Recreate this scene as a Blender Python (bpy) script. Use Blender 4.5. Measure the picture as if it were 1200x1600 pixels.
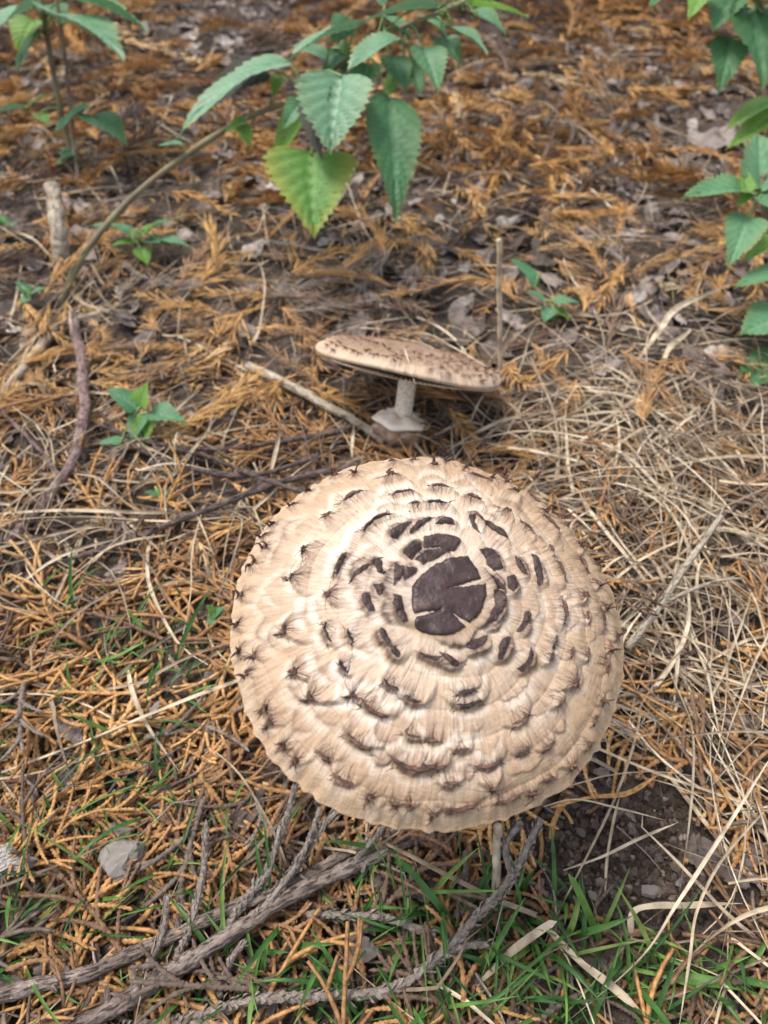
import bpy, math, random
import numpy as np
from mathutils import Vector
from mathutils.geometry import delaunay_2d_cdt

random.seed(7)
rng = np.random.default_rng(7)
for o in list(bpy.data.objects):
    bpy.data.objects.remove(o)
scene = bpy.context.scene
COL = scene.collection

# ------------------------------------------------------------------ camera
PITCH = math.radians(50.0)
FPX = 1109.0                      # focal length in photograph pixels (1200 x 1600)
HC = 0.46                         # camera height above the ground
cam_d = bpy.data.cameras.new('camera')
cam = bpy.data.objects.new('camera', cam_d)
COL.objects.link(cam)
cam.location = (0, 0, HC)
cam.rotation_euler = (math.pi / 2 - PITCH, 0, 0)
cam_d.sensor_fit = 'VERTICAL'
cam_d.sensor_height = 24.0
cam_d.lens = 24.0 * FPX / 1600.0
cam_d.clip_start = 0.01
cam_d.clip_end = 200.0
cam_d.dof.use_dof = True
cam_d.dof.focus_distance = 0.36
cam_d.dof.aperture_fstop = 5.4
scene.camera = cam

# ------------------------------------------------------------------ world, sun, exposure
SUN_EL = math.radians(66.0)
SUN_AZ = math.radians(-62.0)      # measured from +Y towards +X
world = bpy.data.worlds.new('World')
scene.world = world
world.use_nodes = True
wn = world.node_tree
wn.nodes.clear()
sky = wn.nodes.new('ShaderNodeTexSky')
sky.sky_type = 'NISHITA'
sky.sun_disc = False
sky.sun_elevation = SUN_EL
sky.sun_rotation = SUN_AZ
sky.air_density = 1.0
sky.dust_density = 3.0
sky.ozone_density = 1.0
hsv = wn.nodes.new('ShaderNodeHueSaturation')
hsv.inputs['Saturation'].default_value = 0.55
bg = wn.nodes.new('ShaderNodeBackground')
bg.inputs['Strength'].default_value = 0.15
wo = wn.nodes.new('ShaderNodeOutputWorld')
wn.links.new(sky.outputs[0], hsv.inputs['Color'])
wn.links.new(hsv.outputs[0], bg.inputs[0])
wn.links.new(bg.outputs[0], wo.inputs[0])

sun_d = bpy.data.lights.new('sun', 'SUN')
sun_d.energy = 1.5
sun_d.angle = math.radians(16)
sun_d.color = (1.0, 0.95, 0.88)
sun = bpy.data.objects.new('sun', sun_d)
COL.objects.link(sun)
sdir = Vector((math.sin(SUN_AZ) * math.cos(SUN_EL), math.cos(SUN_AZ) * math.cos(SUN_EL), math.sin(SUN_EL)))
sun.rotation_euler = sdir.to_track_quat('Z', 'Y').to_euler()
sun.location = sdir * 5

vs = scene.view_settings
vs.view_transform = 'Standard'
vs.look = 'None'
vs.gamma = 1.0
vs.use_curve_mapping = False
vs.exposure = 1.0

# ------------------------------------------------------------------ geometry of the view -> real positions
CAM = np.array([0, 0, HC])
FW = np.array([0, math.cos(PITCH), -math.sin(PITCH)])
UP = np.array([0, math.sin(PITCH), math.cos(PITCH)])
XR = np.array([1.0, 0, 0])


def at(px, py, z):
    return CAM + z * (FW + XR * (px - 600) / FPX + UP * (800 - py) / FPX)


def proj(P):
    d = np.asarray(P) - CAM
    z = d @ FW
    z = np.where(np.abs(z) < 1e-6, 1e-6, z)
    return 600 + FPX * (d @ XR) / z, 800 - FPX * (d @ UP) / z


def hash2(ix, iy, seed):
    h = (ix.astype(np.int64) * 374761393 + iy.astype(np.int64) * 668265263 + seed * 974634777) & 0x7fffffff
    h = ((h ^ (h >> 13)) * 1274126177) & 0x7fffffff
    h = h ^ (h >> 16)
    return (h & 0xffff) / 65535.0


def vnoise(x, y, seed=0):
    x = np.asarray(x, float); y = np.asarray(y, float)
    ix = np.floor(x); iy = np.floor(y)
    fx = x - ix; fy = y - iy
    fx = fx * fx * (3 - 2 * fx); fy = fy * fy * (3 - 2 * fy)
    a = hash2(ix, iy, seed); b = hash2(ix + 1, iy, seed)
    c = hash2(ix, iy + 1, seed); d = hash2(ix + 1, iy + 1, seed)
    return (a * (1 - fx) + b * fx) * (1 - fy) + (c * (1 - fx) + d * fx) * fy


def gz(x, y):
    """height of the ground surface"""
    x = np.asarray(x, float); y = np.asarray(y, float)
    h = 0.030 * (vnoise(x * 3.1 + 5, y * 3.1, 1) - 0.5) + 0.018 * (vnoise(x * 9 + 2, y * 9, 2) - 0.5) \
        + 0.008 * (vnoise(x * 28, y * 28, 3) - 0.5)
    k = np.clip((np.hypot(x, y - 1.0) - 3.0) / 6.0, 0, 1)
    return h * (1 - k)


def gp(px, py, h=0.0):
    """point standing h above the ground that the photograph shows at px, py"""
    t = (py - 800) / FPX
    den = math.sin(PITCH) + math.cos(PITCH) * t
    g = 0.0
    P = None
    for _ in range(4):
        z = (HC - h - g) / den
        P = at(px, py, z)
        g = float(gz(P[0], P[1]))
    return P


# ------------------------------------------------------------------ mesh helpers
def mk_mesh(name, V, quads=None, tris=None, attrs=None, smooth=True):
    me = bpy.data.meshes.new(name)
    V = np.asarray(V, np.float32).reshape(-1, 3)
    nq = 0 if quads is None else len(quads)
    nt = 0 if tris is None else len(tris)
    me.vertices.add(len(V))
    me.vertices.foreach_set('co', V.ravel())
    parts = []
    if nq: parts.append(np.asarray(quads, np.int32).ravel())
    if nt: parts.append(np.asarray(tris, np.int32).ravel())
    loops = np.concatenate(parts)
    me.loops.add(len(loops))
    me.loops.foreach_set('vertex_index', loops)
    me.polygons.add(nq + nt)
    ls = np.concatenate([np.arange(nq, dtype=np.int32) * 4, nq * 4 + np.arange(nt, dtype=np.int32) * 3])
    me.polygons.foreach_set('loop_start', ls.astype(np.int32))
    me.polygons.foreach_set('use_smooth', np.full(nq + nt, smooth, dtype=bool))
    me.update(calc_edges=True)
    for k, a in (attrs or {}).items():
        at_ = me.attributes.new(k, 'FLOAT', 'POINT')
        at_.data.foreach_set('value', np.asarray(a, np.float32).ravel())
    return me


class MB:
    """collects shapes into one mesh"""
    def __init__(s):
        s.V = []; s.Q = []; s.T = []; s.A = {}; s.n = 0

    def add(s, V, Q=None, T=None, **attrs):
        V = np.asarray(V, float).reshape(-1, 3)
        if Q is not None and len(Q): s.Q.append(np.asarray(Q, np.int64).reshape(-1, 4) + s.n)
        if T is not None and len(T): s.T.append(np.asarray(T, np.int64).reshape(-1, 3) + s.n)
        s.V.append(V); s.n += len(V)
        for k, a in attrs.items():
            s.A.setdefault(k, []).append(np.broadcast_to(np.asarray(a, float), (len(V),)))

    def mesh(s, name, smooth=True):
        at_ = {k: np.concatenate(v) for k, v in s.A.items()}
        at_ = {k: v for k, v in at_.items() if len(v) == s.n}
        return mk_mesh(name, np.concatenate(s.V), np.concatenate(s.Q) if s.Q else None,
                       np.concatenate(s.T) if s.T else None, at_, smooth)


def nrm(v):
    v = np.asarray(v, float)
    return v / np.maximum(np.linalg.norm(v, axis=-1, keepdims=True), 1e-12)


def resample(pts, n):
    """smooth curve through points (Catmull-Rom)"""
    P = np.asarray(pts, float)
    if len(P) < 3:
        t = np.linspace(0, 1, n)[:, None]
        return P[0] * (1 - t) + P[-1] * t
    E = np.vstack([2 * P[0] - P[1], P, 2 * P[-1] - P[-2]])
    u = np.linspace(0, len(P) - 1 - 1e-9, n)
    i = u.astype(int); t = (u - i)[:, None]
    a, b, c, d = E[i], E[i + 1], E[i + 2], E[i + 3]
    return 0.5 * ((2 * b) + (-a + c) * t + (2 * a - 5 * b + 4 * c - d) * t ** 2 + (-a + 3 * b - 3 * c + d) * t ** 3)


def tube(P, r, sides=6, flat=1.0, jit=0.0):
    P = np.asarray(P, float); n = len(P)
    r = np.broadcast_to(np.asarray(r, float), (n,))
    T = nrm(np.gradient(P, axis=0))
    ref = np.array([0, 0, 1.0]) if abs(T[:, 2]).mean() < 0.8 else np.array([1.0, 0, 0])
    S = nrm(np.cross(T, ref)); N = np.cross(S, T)
    a = np.arange(sides) * 2 * np.pi / sides
    rr = r[:, None] * (1 + jit * rng.uniform(-1, 1, (n, sides)))
    V = P[:, None, :] + (rr * np.cos(a))[..., None] * S[:, None, :] + (rr * np.sin(a) * flat)[..., None] * N[:, None, :]
    i = np.arange(n - 1)[:, None]; j = np.arange(sides)[None, :]
    q = np.stack([i * sides + j, i * sides + (j + 1) % sides, (i + 1) * sides + (j + 1) % sides, (i + 1) * sides + j], -1)
    V = V.reshape(-1, 3)
    # closed ends
    V = np.vstack([V, P[0], P[-1]])
    b0 = n * sides; b1 = b0 + 1
    jj = np.arange(sides)
    t0 = np.stack([np.full(sides, b0), (jj + 1) % sides, jj], -1)
    o = (n - 1) * sides
    t1 = np.stack([np.full(sides, b1), o + jj, o + (jj + 1) % sides], -1)
    return V, q.reshape(-1, 4), np.vstack([t0, t1])


def tattr(P, sides):
    P = np.asarray(P); n = len(P)
    al = np.concatenate([[0], np.cumsum(np.linalg.norm(np.diff(P, axis=0), axis=1))]) + P[0].sum() * 7
    a = np.arange(sides) * 2 * np.pi / sides
    ta = np.concatenate([np.repeat(al, sides), [al[0], al[-1]]])
    return {'ta': ta, 'tc': np.concatenate([np.tile(np.cos(a), n), [0, 0]]), 'ts': np.concatenate([np.tile(np.sin(a), n), [0, 0]])}


def ribbon(P, w, fold=0.35, up=(0, 0, 1), twist=None):
    """narrow folded blade along P"""
    P = np.asarray(P, float); n = len(P)
    w = np.broadcast_to(np.asarray(w, float), (n,))
    T = nrm(np.gradient(P, axis=0))
    U = np.asarray(up, float)
    S = np.cross(T, U)
    bad = np.linalg.norm(S, axis=1) < 0.2
    S[bad] = np.cross(T[bad], np.array([0.3, 1, 0.2]))
    S = nrm(S); N = np.cross(S, T)
    if twist is not None:
        c = np.cos(twist)[:, None]; s_ = np.sin(twist)[:, None]
        S, N = S * c + N * s_, N * c - S * s_
    V = np.stack([P - S * w[:, None] / 2 + N * w[:, None] * fold / 2, P - N * w[:, None] * fold / 4,
                  P + S * w[:, None] / 2 + N * w[:, None] * fold / 2], 1).reshape(-1, 3)
    i = np.arange(n - 1)[:, None]; j = np.arange(2)[None, :]
    q = np.stack([i * 3 + j, i * 3 + j + 1, (i + 1) * 3 + j + 1, (i + 1) * 3 + j], -1).reshape(-1, 4)
    return V, q


def obj(name, me, mat=None, parent=None):
    o = bpy.data.objects.new(name, me)
    COL.objects.link(o)
    c_ = random.random(); o.color = (c_, c_, c_, 1)
    if mat is not None and me is not None and not me.materials:
        me.materials.append(mat)
    if parent is not None:
        o.parent = parent
    return o


def empty(name, loc):
    o = bpy.data.objects.new(name, None)
    o.empty_display_size = 0.02
    COL.objects.link(o)
    o.location = loc
    return o


def tag(o, label=None, cat=None, group=None, kind=None):
    if label: o['label'] = label
    if cat: o['category'] = cat
    if group: o['group'] = group
    if kind: o['kind'] = kind
    return o


# ------------------------------------------------------------------ materials
class NT:
    def __init__(s, name, rough=0.7, spec=0.3):
        s.m = bpy.data.materials.new(name); s.m.use_nodes = True
        s.t = s.m.node_tree; s.t.nodes.clear()
        s.out = s.n('ShaderNodeOutputMaterial'); s.b = s.n('ShaderNodeBsdfPrincipled')
        s.b.inputs['Roughness'].default_value = rough
        s.b.inputs['Specular IOR Level'].default_value = spec
        s.l(s.b.outputs[0], s.out.inputs['Surface'])

    def n(s, kind, **kw):
        nd = s.t.nodes.new(kind)
        for k, v in kw.items():
            if hasattr(nd, k): setattr(nd, k, v)
            else: nd.inputs[k].default_value = v
        return nd

    def l(s, a, b): s.t.links.new(a, b)

    def attr(s, name): return s.n('ShaderNodeAttribute', attribute_name=name).outputs['Fac']

    def objpos(s): return s.n('ShaderNodeTexCoord').outputs['Object']

    def noise(s, scale, detail=3.0, rough=0.55, vec=None, out='Fac'):
        nd = s.n('ShaderNodeTexNoise')
        nd.inputs['Scale'].default_value = scale; nd.inputs['Detail'].default_value = detail
        nd.inputs['Roughness'].default_value = rough
        s.l(vec if vec is not None else s.objpos(), nd.inputs['Vector'])
        return nd.outputs[out]

    def ramp(s, fac, stops):
        nd = s.n('ShaderNodeValToRGB'); e = nd.color_ramp.elements
        while len(e) < len(stops): e.new(0.5)
        for k, (p, c) in enumerate(stops):
            e[k].position = p; e[k].color = (*c, 1) if len(c) == 3 else c
        s.l(fac, nd.inputs[0])
        return nd.outputs[0]

    def mix(s, fac, a, b, mode='MIX'):
        nd = s.n('ShaderNodeMix', data_type='RGBA', blend_type=mode)
        for v, sock in ((fac, nd.inputs[0]), (a, nd.inputs[6]), (b, nd.inputs[7])):
            if isinstance(v, (int, float)): sock.default_value = v
            elif isinstance(v, tuple): sock.default_value = (*v, 1) if len(v) == 3 else v
            else: s.l(v, sock)
        return nd.outputs[2]

    def math(s, op, a, b=None, clamp=False):
        nd = s.n('ShaderNodeMath', operation=op, use_clamp=clamp)
        for v, sock in ((a, nd.inputs[0]), (b, nd.inputs[1])):
            if v is None: continue
            if isinstance(v, (int, float)): sock.default_value = v
            else: s.l(v, sock)
        return nd.outputs[0]

    def bump(s, h, dist=0.001, strength=0.6):
        nd = s.n('ShaderNodeBump'); nd.inputs['Distance'].default_value = dist
        nd.inputs['Strength'].default_value = strength
        s.l(h, nd.inputs['Height']); s.l(nd.outputs[0], s.b.inputs['Normal'])

    def color(s, c): s.l(c, s.b.inputs['Base Color'])

    def translucent(s, col, fac):
        tr = s.n('ShaderNodeBsdfTranslucent'); s.l(col, tr.inputs[0])
        mx = s.n('ShaderNodeMixShader'); mx.inputs[0].default_value = fac
        s.l(s.b.outputs[0], mx.inputs[1]); s.l(tr.outputs[0], mx.inputs[2]); s.l(mx.outputs[0], s.out.inputs['Surface'])


def rnd_src(t, own):
    return t.n('ShaderNodeObjectInfo').outputs['Color'] if own else t.attr('rnd')


def varied(name, own, stops, rough=0.75, nscale=160, trans=0.0, bump=0.0006, spec=0.2):
    t = NT(name, rough, spec)
    r = rnd_src(t, own)
    c = t.ramp(r, stops)
    n = t.noise(nscale, 3)
    dark = t.ramp(n, [(0.3, (0.5, 0.46, 0.44)), (0.62, (1.12, 1.1, 1.08))])
    c = t.mix(1.0, c, dark, 'MULTIPLY')
    t.color(c)
    t.bump(t.noise(nscale * 5, 2), bump, 0.5)
    if trans: t.translucent(c, trans)
    return t.m


CEDAR = [(0.0, (0.22, 0.185, 0.155)), (0.10, (0.12, 0.085, 0.065)), (0.28, (0.23, 0.13, 0.07)), (0.55, (0.40, 0.215, 0.085)), (0.8, (0.52, 0.30, 0.12)), (1.0, (0.58, 0.41, 0.23))]
SPRAY = [(0.0, (0.27, 0.23, 0.20)), (0.12, (0.17, 0.12, 0.09)), (0.3, (0.34, 0.20, 0.095)), (0.55, (0.50, 0.285, 0.105)), (0.8, (0.60, 0.38, 0.155)), (1.0, (0.60, 0.48, 0.31))]
STRAW = [(0.0, (0.15, 0.115, 0.085)), (0.3, (0.31, 0.24, 0.165)), (0.65, (0.48, 0.39, 0.265)), (1.0, (0.64, 0.55, 0.41))]
GRASS = [(0.0, (0.040, 0.105, 0.028)), (0.5, (0.075, 0.20, 0.045)), (0.85, (0.15, 0.30, 0.06)), (1.0, (0.26, 0.36, 0.10))]
LEAFD = [(0.0, (0.10, 0.08, 0.068)), (0.4, (0.20, 0.165, 0.145)), (0.75, (0.31, 0.265, 0.235)), (1.0, (0.48, 0.43, 0.39))]
GREYTWIG = [(0.0, (0.10, 0.08, 0.07)), (0.5, (0.20, 0.16, 0.14)), (1.0, (0.38, 0.32, 0.28))]

M = {}
M['cedar'] = varied('cedar_own', True, CEDAR, nscale=300)
M['cedar_s'] = varied('cedar_stuff', False, CEDAR, nscale=300)
M['spray'] = varied('spray_own', True, SPRAY, nscale=120)
M['spray_s'] = varied('spray_stuff', False, SPRAY, nscale=120)
M['straw'] = varied('straw_own', True, STRAW, 0.6, 90, 0.12)
M['straw_s'] = varied('straw_stuff', False, STRAW, 0.6, 90, 0.12)
M['grass'] = varied('grass_own', True, GRASS, 0.45, 60, 0.3, spec=0.4)
M['grass_s'] = varied('grass_stuff', False, GRASS, 0.45, 60, 0.3, spec=0.4)
M['deadleaf'] = varied('dead_leaf', True, LEAFD, 0.8, 110, 0.05, 0.001)
M['deadleaf_s'] = varied('dead_leaf_stuff', False, LEAFD, 0.8, 110, 0.05, 0.001)
M['crumb'] = varied('crumbs', False, [(0, (0.038, 0.027, 0.020)), (0.6, (0.080, 0.058, 0.044)), (0.93, (0.15, 0.115, 0.088)), (1, (0.32, 0.27, 0.22))], 0.9, 300, 0, 0.001)
M['stone'] = varied('stone', True, [(0, (0.10, 0.085, 0.072)), (1, (0.32, 0.29, 0.26))], 0.8, 120, 0, 0.002)
M['greytwig'] = varied('grey_twig', True, GREYTWIG, 0.85, 250, 0, 0.001)
M['greytwig_s'] = varied('grey_twig_stuff', False, GREYTWIG, 0.85, 250, 0, 0.001)


def bark(name, a, b, c, scale=60, crack=0.6):
    t = NT(name, 0.85, 0.2)
    cv = t.n('ShaderNodeCombineXYZ')
    t.l(t.math('MULTIPLY', t.attr('tc'), 2.2), cv.inputs[0]); t.l(t.math('MULTIPLY', t.attr('ts'), 2.2), cv.inputs[1])
    t.l(t.math('MULTIPLY', t.attr('ta'), 110.0), cv.inputs[2])
    n = t.noise(scale, 6, 0.65)
    n2 = t.noise(scale * 7, 3)
    n3 = t.noise(1.0, 6, 0.7, cv.outputs[0])
    col = t.ramp(t.math('ADD', t.math('MULTIPLY', n, .45), t.math('MULTIPLY', n3, .55)), [(0.34, a), (0.5, b), (0.64, c)])
    col = t.mix(0.5, col, t.ramp(n2, [(0.3, (0.5, 0.48, 0.46)), (0.6, (1.1, 1.08, 1.05))]), 'MULTIPLY')
    cr = t.ramp(n3, [(0.36, (0.3, 0.27, 0.25)), (0.46, (1, 1, 1))])
    col = t.mix(crack, col, cr, 'MULTIPLY')
    t.color(col); t.bump(t.math('ADD', t.math('ADD', n2, n3), cr), 0.0022, 0.9)
    return t.m


M['bark_grey'] = bark('bark_grey', (0.095, 0.070, 0.058), (0.205, 0.160, 0.135), (0.40, 0.335, 0.29))
M['bark_purple'] = bark('bark_purple', (0.11, 0.07, 0.065), (0.22, 0.15, 0.135), (0.38, 0.29, 0.26))
M['bark_dark'] = bark('bark_dark', (0.06, 0.045, 0.042), (0.13, 0.095, 0.085), (0.22, 0.17, 0.15))
M['bark_pale'] = bark('bark_pale', (0.28, 0.22, 0.16), (0.44, 0.37, 0.28), (0.60, 0.52, 0.42), 60, .25)
M['bleached'] = bark('bleached_wood', (0.26, 0.235, 0.21), (0.46, 0.42, 0.38), (0.66, 0.62, 0.57), 90, 0.4)
M['scaletwig'] = bark('scale_twig', (0.15, 0.12, 0.098), (0.30, 0.25, 0.21), (0.54, 0.48, 0.42), 220, 0.0)

# soil
t = NT('soil', 0.95, 0.15)
n1 = t.noise(14, 6, 0.6); n2 = t.noise(150, 5, 0.65); n3 = t.noise(600, 3)
c = t.ramp(n1, [(0.3, (0.062, 0.050, 0.043)), (0.55, (0.12, 0.094, 0.077)), (0.75, (0.185, 0.145, 0.115))])
c = t.mix(0.8, c, t.ramp(n2, [(0.3, (0.45, 0.42, 0.40)), (0.65, (1.4, 1.35, 1.3))]), 'MULTIPLY')
t.color(c); t.bump(t.math('ADD', n2, n3), 0.006, 0.9)
M['soil'] = t.m


def leafmat(name, base, vein, edge, trans=0.3, rough=0.5, spec=0.35, blot=(0.03, 0.025, 0.02), blots=0.0):
    t = NT(name, rough, spec)
    v = t.attr('vein'); e = t.attr('edge')
    n = t.noise(45, 4)
    b2 = tuple(x * 0.72 for x in base); b3 = tuple(min(1, x * 1.22) for x in base)
    c = t.ramp(n, [(0.3, b2), (0.55, base), (0.75, b3)])
    c = t.mix(t.math('MULTIPLY', v, 0.7), c, vein)
    e2 = t.math('MULTIPLY', e, t.noise(25, 3))
    c = t.mix(t.math('MULTIPLY', e2, 1.1, True), c, edge)
    if blots:
        bl = t.ramp(t.noise(22, 4), [(1 - blots - 0.06, (0, 0, 0)), (1 - blots, (1, 1, 1))])
        c = t.mix(bl, c, blot)
    vo = t.n('ShaderNodeTexVoronoi'); vo.inputs['Scale'].default_value = 95; t.l(t.objpos(), vo.inputs['Vector'])
    sp_ = t.math('MULTIPLY', t.ramp(vo.outputs['Distance'], [(0.10, (1, 1, 1)), (0.2, (0, 0, 0))]), t.ramp(t.noise(35, 2), [(0.55, (0, 0, 0)), (0.62, (.8, .8, .8))]))
    c = t.mix(sp_, c, (0.16, 0.12, 0.06))
    fine = t.noise(700, 2)
    c = t.mix(0.35, c, t.ramp(fine, [(0.35, (0.6, 0.6, 0.6)), (0.65, (1.3, 1.3, 1.3))]), 'MULTIPLY')
    t.color(c); t.bump(fine, 0.0008, 0.4)
    t.translucent(c, trans)
    return t.m


M['leaf_pale'] = leafmat('nettle_leaf_pale', (0.125, 0.275, 0.145), (0.25, 0.40, 0.24), (0.22, 0.30, 0.14), 0.22, 0.45, 0.45)
M['leaf_mid'] = leafmat('nettle_leaf_mid', (0.10, 0.26, 0.12), (0.24, 0.40, 0.22), (0.18, 0.24, 0.08), 0.28)
M['leaf_dark'] = leafmat('nettle_leaf_dark', (0.060, 0.18, 0.065), (0.12, 0.26, 0.12), (0.10, 0.16, 0.05), 0.3)
M['leaf_yellow'] = leafmat('nettle_leaf_yellow', (0.125, 0.305, 0.06), (0.25, 0.43, 0.13), (0.50, 0.44, 0.08), 0.35)
M['leaf_bright'] = leafmat('nettle_leaf_bright', (0.17, 0.36, 0.06), (0.28, 0.48, 0.14), (0.30, 0.38, 0.08), 0.4)
M['leaf_black'] = leafmat('nettle_leaf_withered', (0.045, 0.04, 0.036), (0.08, 0.07, 0.06), (0.05, 0.05, 0.03), 0.1, 0.8)
M['seedling'] = leafmat('seedling_leaf', (0.095, 0.25, 0.12), (0.20, 0.38, 0.2), (0.12, 0.22, 0.08), 0.3)

t = NT('nettle_stem', 0.6, 0.3)
n1 = t.noise(30, 4)
c = t.ramp(n1, [(0.3, (0.12, 0.085, 0.055)), (0.5, (0.19, 0.155, 0.085)), (0.7, (0.21, 0.215, 0.10))])
t.color(c); t.bump(t.noise(400, 2), 0.0008, 0.5)
M['stem'] = t.m
t = NT('green_stem', 0.6, 0.3)
c = t.ramp(t.noise(40, 3), [(0.3, (0.12, 0.20, 0.06)), (0.7, (0.24, 0.36, 0.12))])
t.color(c)
M['gstem'] = t.m
t = NT('brown_stem', 0.7, 0.3)
c = t.ramp(t.noise(40, 3), [(0.3, (0.14, 0.085, 0.065)), (0.7, (0.26, 0.19, 0.14))])
t.color(c)
M['bstem'] = t.m

# mushroom cap skin: brown pigment, pale flesh and stains are attributes following the torn scales, plus broad pale and tan areas
t = NT('cap_skin', 0.43, 0.42)
pol = t.n('ShaderNodeCombineXYZ')
ax, ay, ar = t.attr('pc'), t.attr('ps'), t.attr('pr')
t.l(t.math('MULTIPLY', ax, 46.0), pol.inputs[0]); t.l(t.math('MULTIPLY', ay, 46.0), pol.inputs[1]); t.l(t.math('MULTIPLY', ar, 9.0), pol.inputs[2])
fib = t.noise(1.0, 5, 0.65, pol.outputs[0])
pol2 = t.n('ShaderNodeCombineXYZ')
t.l(t.math('MULTIPLY', ax, 15.0), pol2.inputs[0]); t.l(t.math('MULTIPLY', ay, 15.0), pol2.inputs[1]); t.l(t.math('MULTIPLY', ar, 75.0), pol2.inputs[2])
conc = t.noise(1.0, 4, 0.6, pol2.outputs[0])
big = t.noise(28, 4, 0.6)
fine = t.noise(900, 3, 0.6)
base = t.ramp(big, [(0.3, (0.39, 0.262, 0.165)), (0.5, (0.50, 0.348, 0.226)), (0.7, (0.62, 0.46, 0.32))])
base = t.mix(t.math('MULTIPLY', t.attr('pale'), 0.75), base, (0.86, 0.76, 0.64))
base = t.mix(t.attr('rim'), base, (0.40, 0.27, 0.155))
base = t.mix(t.math('MULTIPLY', t.attr('stain'), 0.75), base, (0.36, 0.235, 0.09))
# dark fibrils
fm = t.ramp(fib, [(0.42, (0, 0, 0)), (0.60, (1, 1, 1))])
br = t.attr('brown')
k = t.math('MULTIPLY', t.math('POWER', br, 0.8), t.math('ADD', t.math('MULTIPLY', fm, 0.80), 0.30), True)
base = t.mix(k, base, (0.19, 0.108, 0.072))
kd = t.math('MULTIPLY', t.attr('dark'), t.math('ADD', t.math('MULTIPLY', fm, 0.5), 0.62), True)
base = t.mix(kd, base, (0.065, 0.034, 0.027))
k2 = t.math('MULTIPLY', t.ramp(fib, [(0.50, (0, 0, 0)), (0.68, (1, 1, 1))]), 0.50)
base = t.mix(k2, base, (0.34, 0.205, 0.125))
k3 = t.math('MULTIPLY', t.math('MULTIPLY', t.ramp(conc, [(0.58, (0, 0, 0)), (0.72, (1, 1, 1))]), t.attr('pr')), 0.45)
base = t.mix(k3, base, (0.40, 0.255, 0.16))
vor = t.n('ShaderNodeTexVoronoi'); vor.inputs['Scale'].default_value = 130
t.l(t.objpos(), vor.inputs['Vector'])
spk = t.ramp(vor.outputs['Distance'], [(0.055, (1, 1, 1)), (0.085, (0, 0, 0))])
spm = t.ramp(t.noise(60, 2), [(0.56, (0, 0, 0)), (0.6, (1, 1, 1))])
base = t.mix(t.math('MULTIPLY', spk, spm), base, (0.06, 0.035, 0.025))
t.color(base)
t.bump(t.math('ADD', t.math('ADD', fib, t.math('MULTIPLY', conc, 0.6)), t.math('MULTIPLY', fine, 0.35)), 0.0011, 0.75)
M['cap'] = t.m

t = NT('scale_dark', 0.55, 0.35)
n1 = t.noise(260, 5, 0.65)
c = t.ramp(n1, [(0.3, (0.020, 0.012, 0.011)), (0.55, (0.046, 0.025, 0.021)), (0.75, (0.13, 0.078, 0.058))])
t.color(c); t.bump(t.noise(700, 3), 0.001, 0.6)
M['scale_dark'] = t.m
t = NT('scale_brown', 0.65, 0.3)
n1 = t.noise(200, 5, 0.65)
c = t.ramp(n1, [(0.3, (0.038, 0.021, 0.016)), (0.52, (0.095, 0.05, 0.034)), (0.75, (0.26, 0.15, 0.095))])
t.color(c); t.bump(t.noise(700, 3), 0.001, 0.6)
M['scale_brown'] = t.m
t = NT('scale_tan', 0.7, 0.25)
c = t.ramp(t.noise(200, 5, 0.65), [(0.3, (0.13, 0.07, 0.045)), (0.52, (0.26, 0.15, 0.095)), (0.75, (0.42, 0.27, 0.18))])
t.color(c); t.bump(t.noise(700, 3), 0.001, 0.6)
M['scale_tan'] = t.m
t = NT('cap_disc', 0.42, 0.35)
n1 = t.noise(90, 5, 0.6)
c = t.ramp(n1, [(0.3, (0.022, 0.012, 0.012)), (0.52, (0.045, 0.024, 0.022)), (0.75, (0.085, 0.046, 0.038))])
vor = t.n('ShaderNodeTexVoronoi'); vor.inputs['Scale'].default_value = 700
t.l(t.objpos(), vor.inputs['Vector'])
sp = t.ramp(vor.outputs['Distance'], [(0.10, (1, 1, 1)), (0.18, (0, 0, 0))])
spm = t.ramp(t.noise(90, 3), [(0.50, (0, 0, 0)), (0.62, (1, 1, 1))])
c = t.mix(t.math('MULTIPLY', t.math('MULTIPLY', sp, spm), 0.7), c, (0.42, 0.36, 0.34))
t.color(c); t.bump(t.noise(500, 4), 0.0008, 0.6)
M['disc'] = t.m

t = NT('mushroom_flesh', 0.7, 0.25)
c = t.ramp(t.noise(70, 4), [(0.3, (0.68, 0.55, 0.40)), (0.6, (0.86, 0.77, 0.63))])
t.color(c); t.bump(t.noise(300, 3), 0.001, 0.5)
M['flesh'] = t.m
t = NT('mushroom_stem', 0.7, 0.25)
n1 = t.noise(120, 4)
c = t.ramp(n1, [(0.35, (0.42, 0.28, 0.18)), (0.52, (0.66, 0.53, 0.40)), (0.7, (0.80, 0.70, 0.57))])
t.color(c); t.bump(n1, 0.001, 0.5)
M['mstem'] = t.m
t = NT('mushroom_stem_fibres', 0.75, 0.2)
mp = t.n('ShaderNodeMapping'); mp.inputs['Scale'].default_value = (1, 1, .18); t.l(t.objpos(), mp.inputs['Vector'])
n1 = t.noise(700, 4, .6, mp.outputs[0]); n2_ = t.noise(90, 4)
c = t.ramp(n1, [(0.35, (0.50, 0.36, 0.24)), (0.5, (0.76, 0.65, 0.50)), (0.7, (0.86, 0.78, 0.65))])
c = t.mix(t.ramp(n2_, [(0.60, (0, 0, 0)), (0.72, (.6, .6, .6))]), c, (0.36, 0.25, 0.17))
t.color(c); t.bump(n1, 0.001, 0.7)
M['fibrous'] = t.m
t = NT('mushroom_foot', 0.85, 0.2)
c = t.ramp(t.noise(110, 4), [(0.35, (0.20, 0.12, 0.08)), (0.6, (0.46, 0.31, 0.21))])
t.color(c); t.bump(t.noise(200, 3), 0.001, 0.5)
M['mfoot'] = t.m

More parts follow.
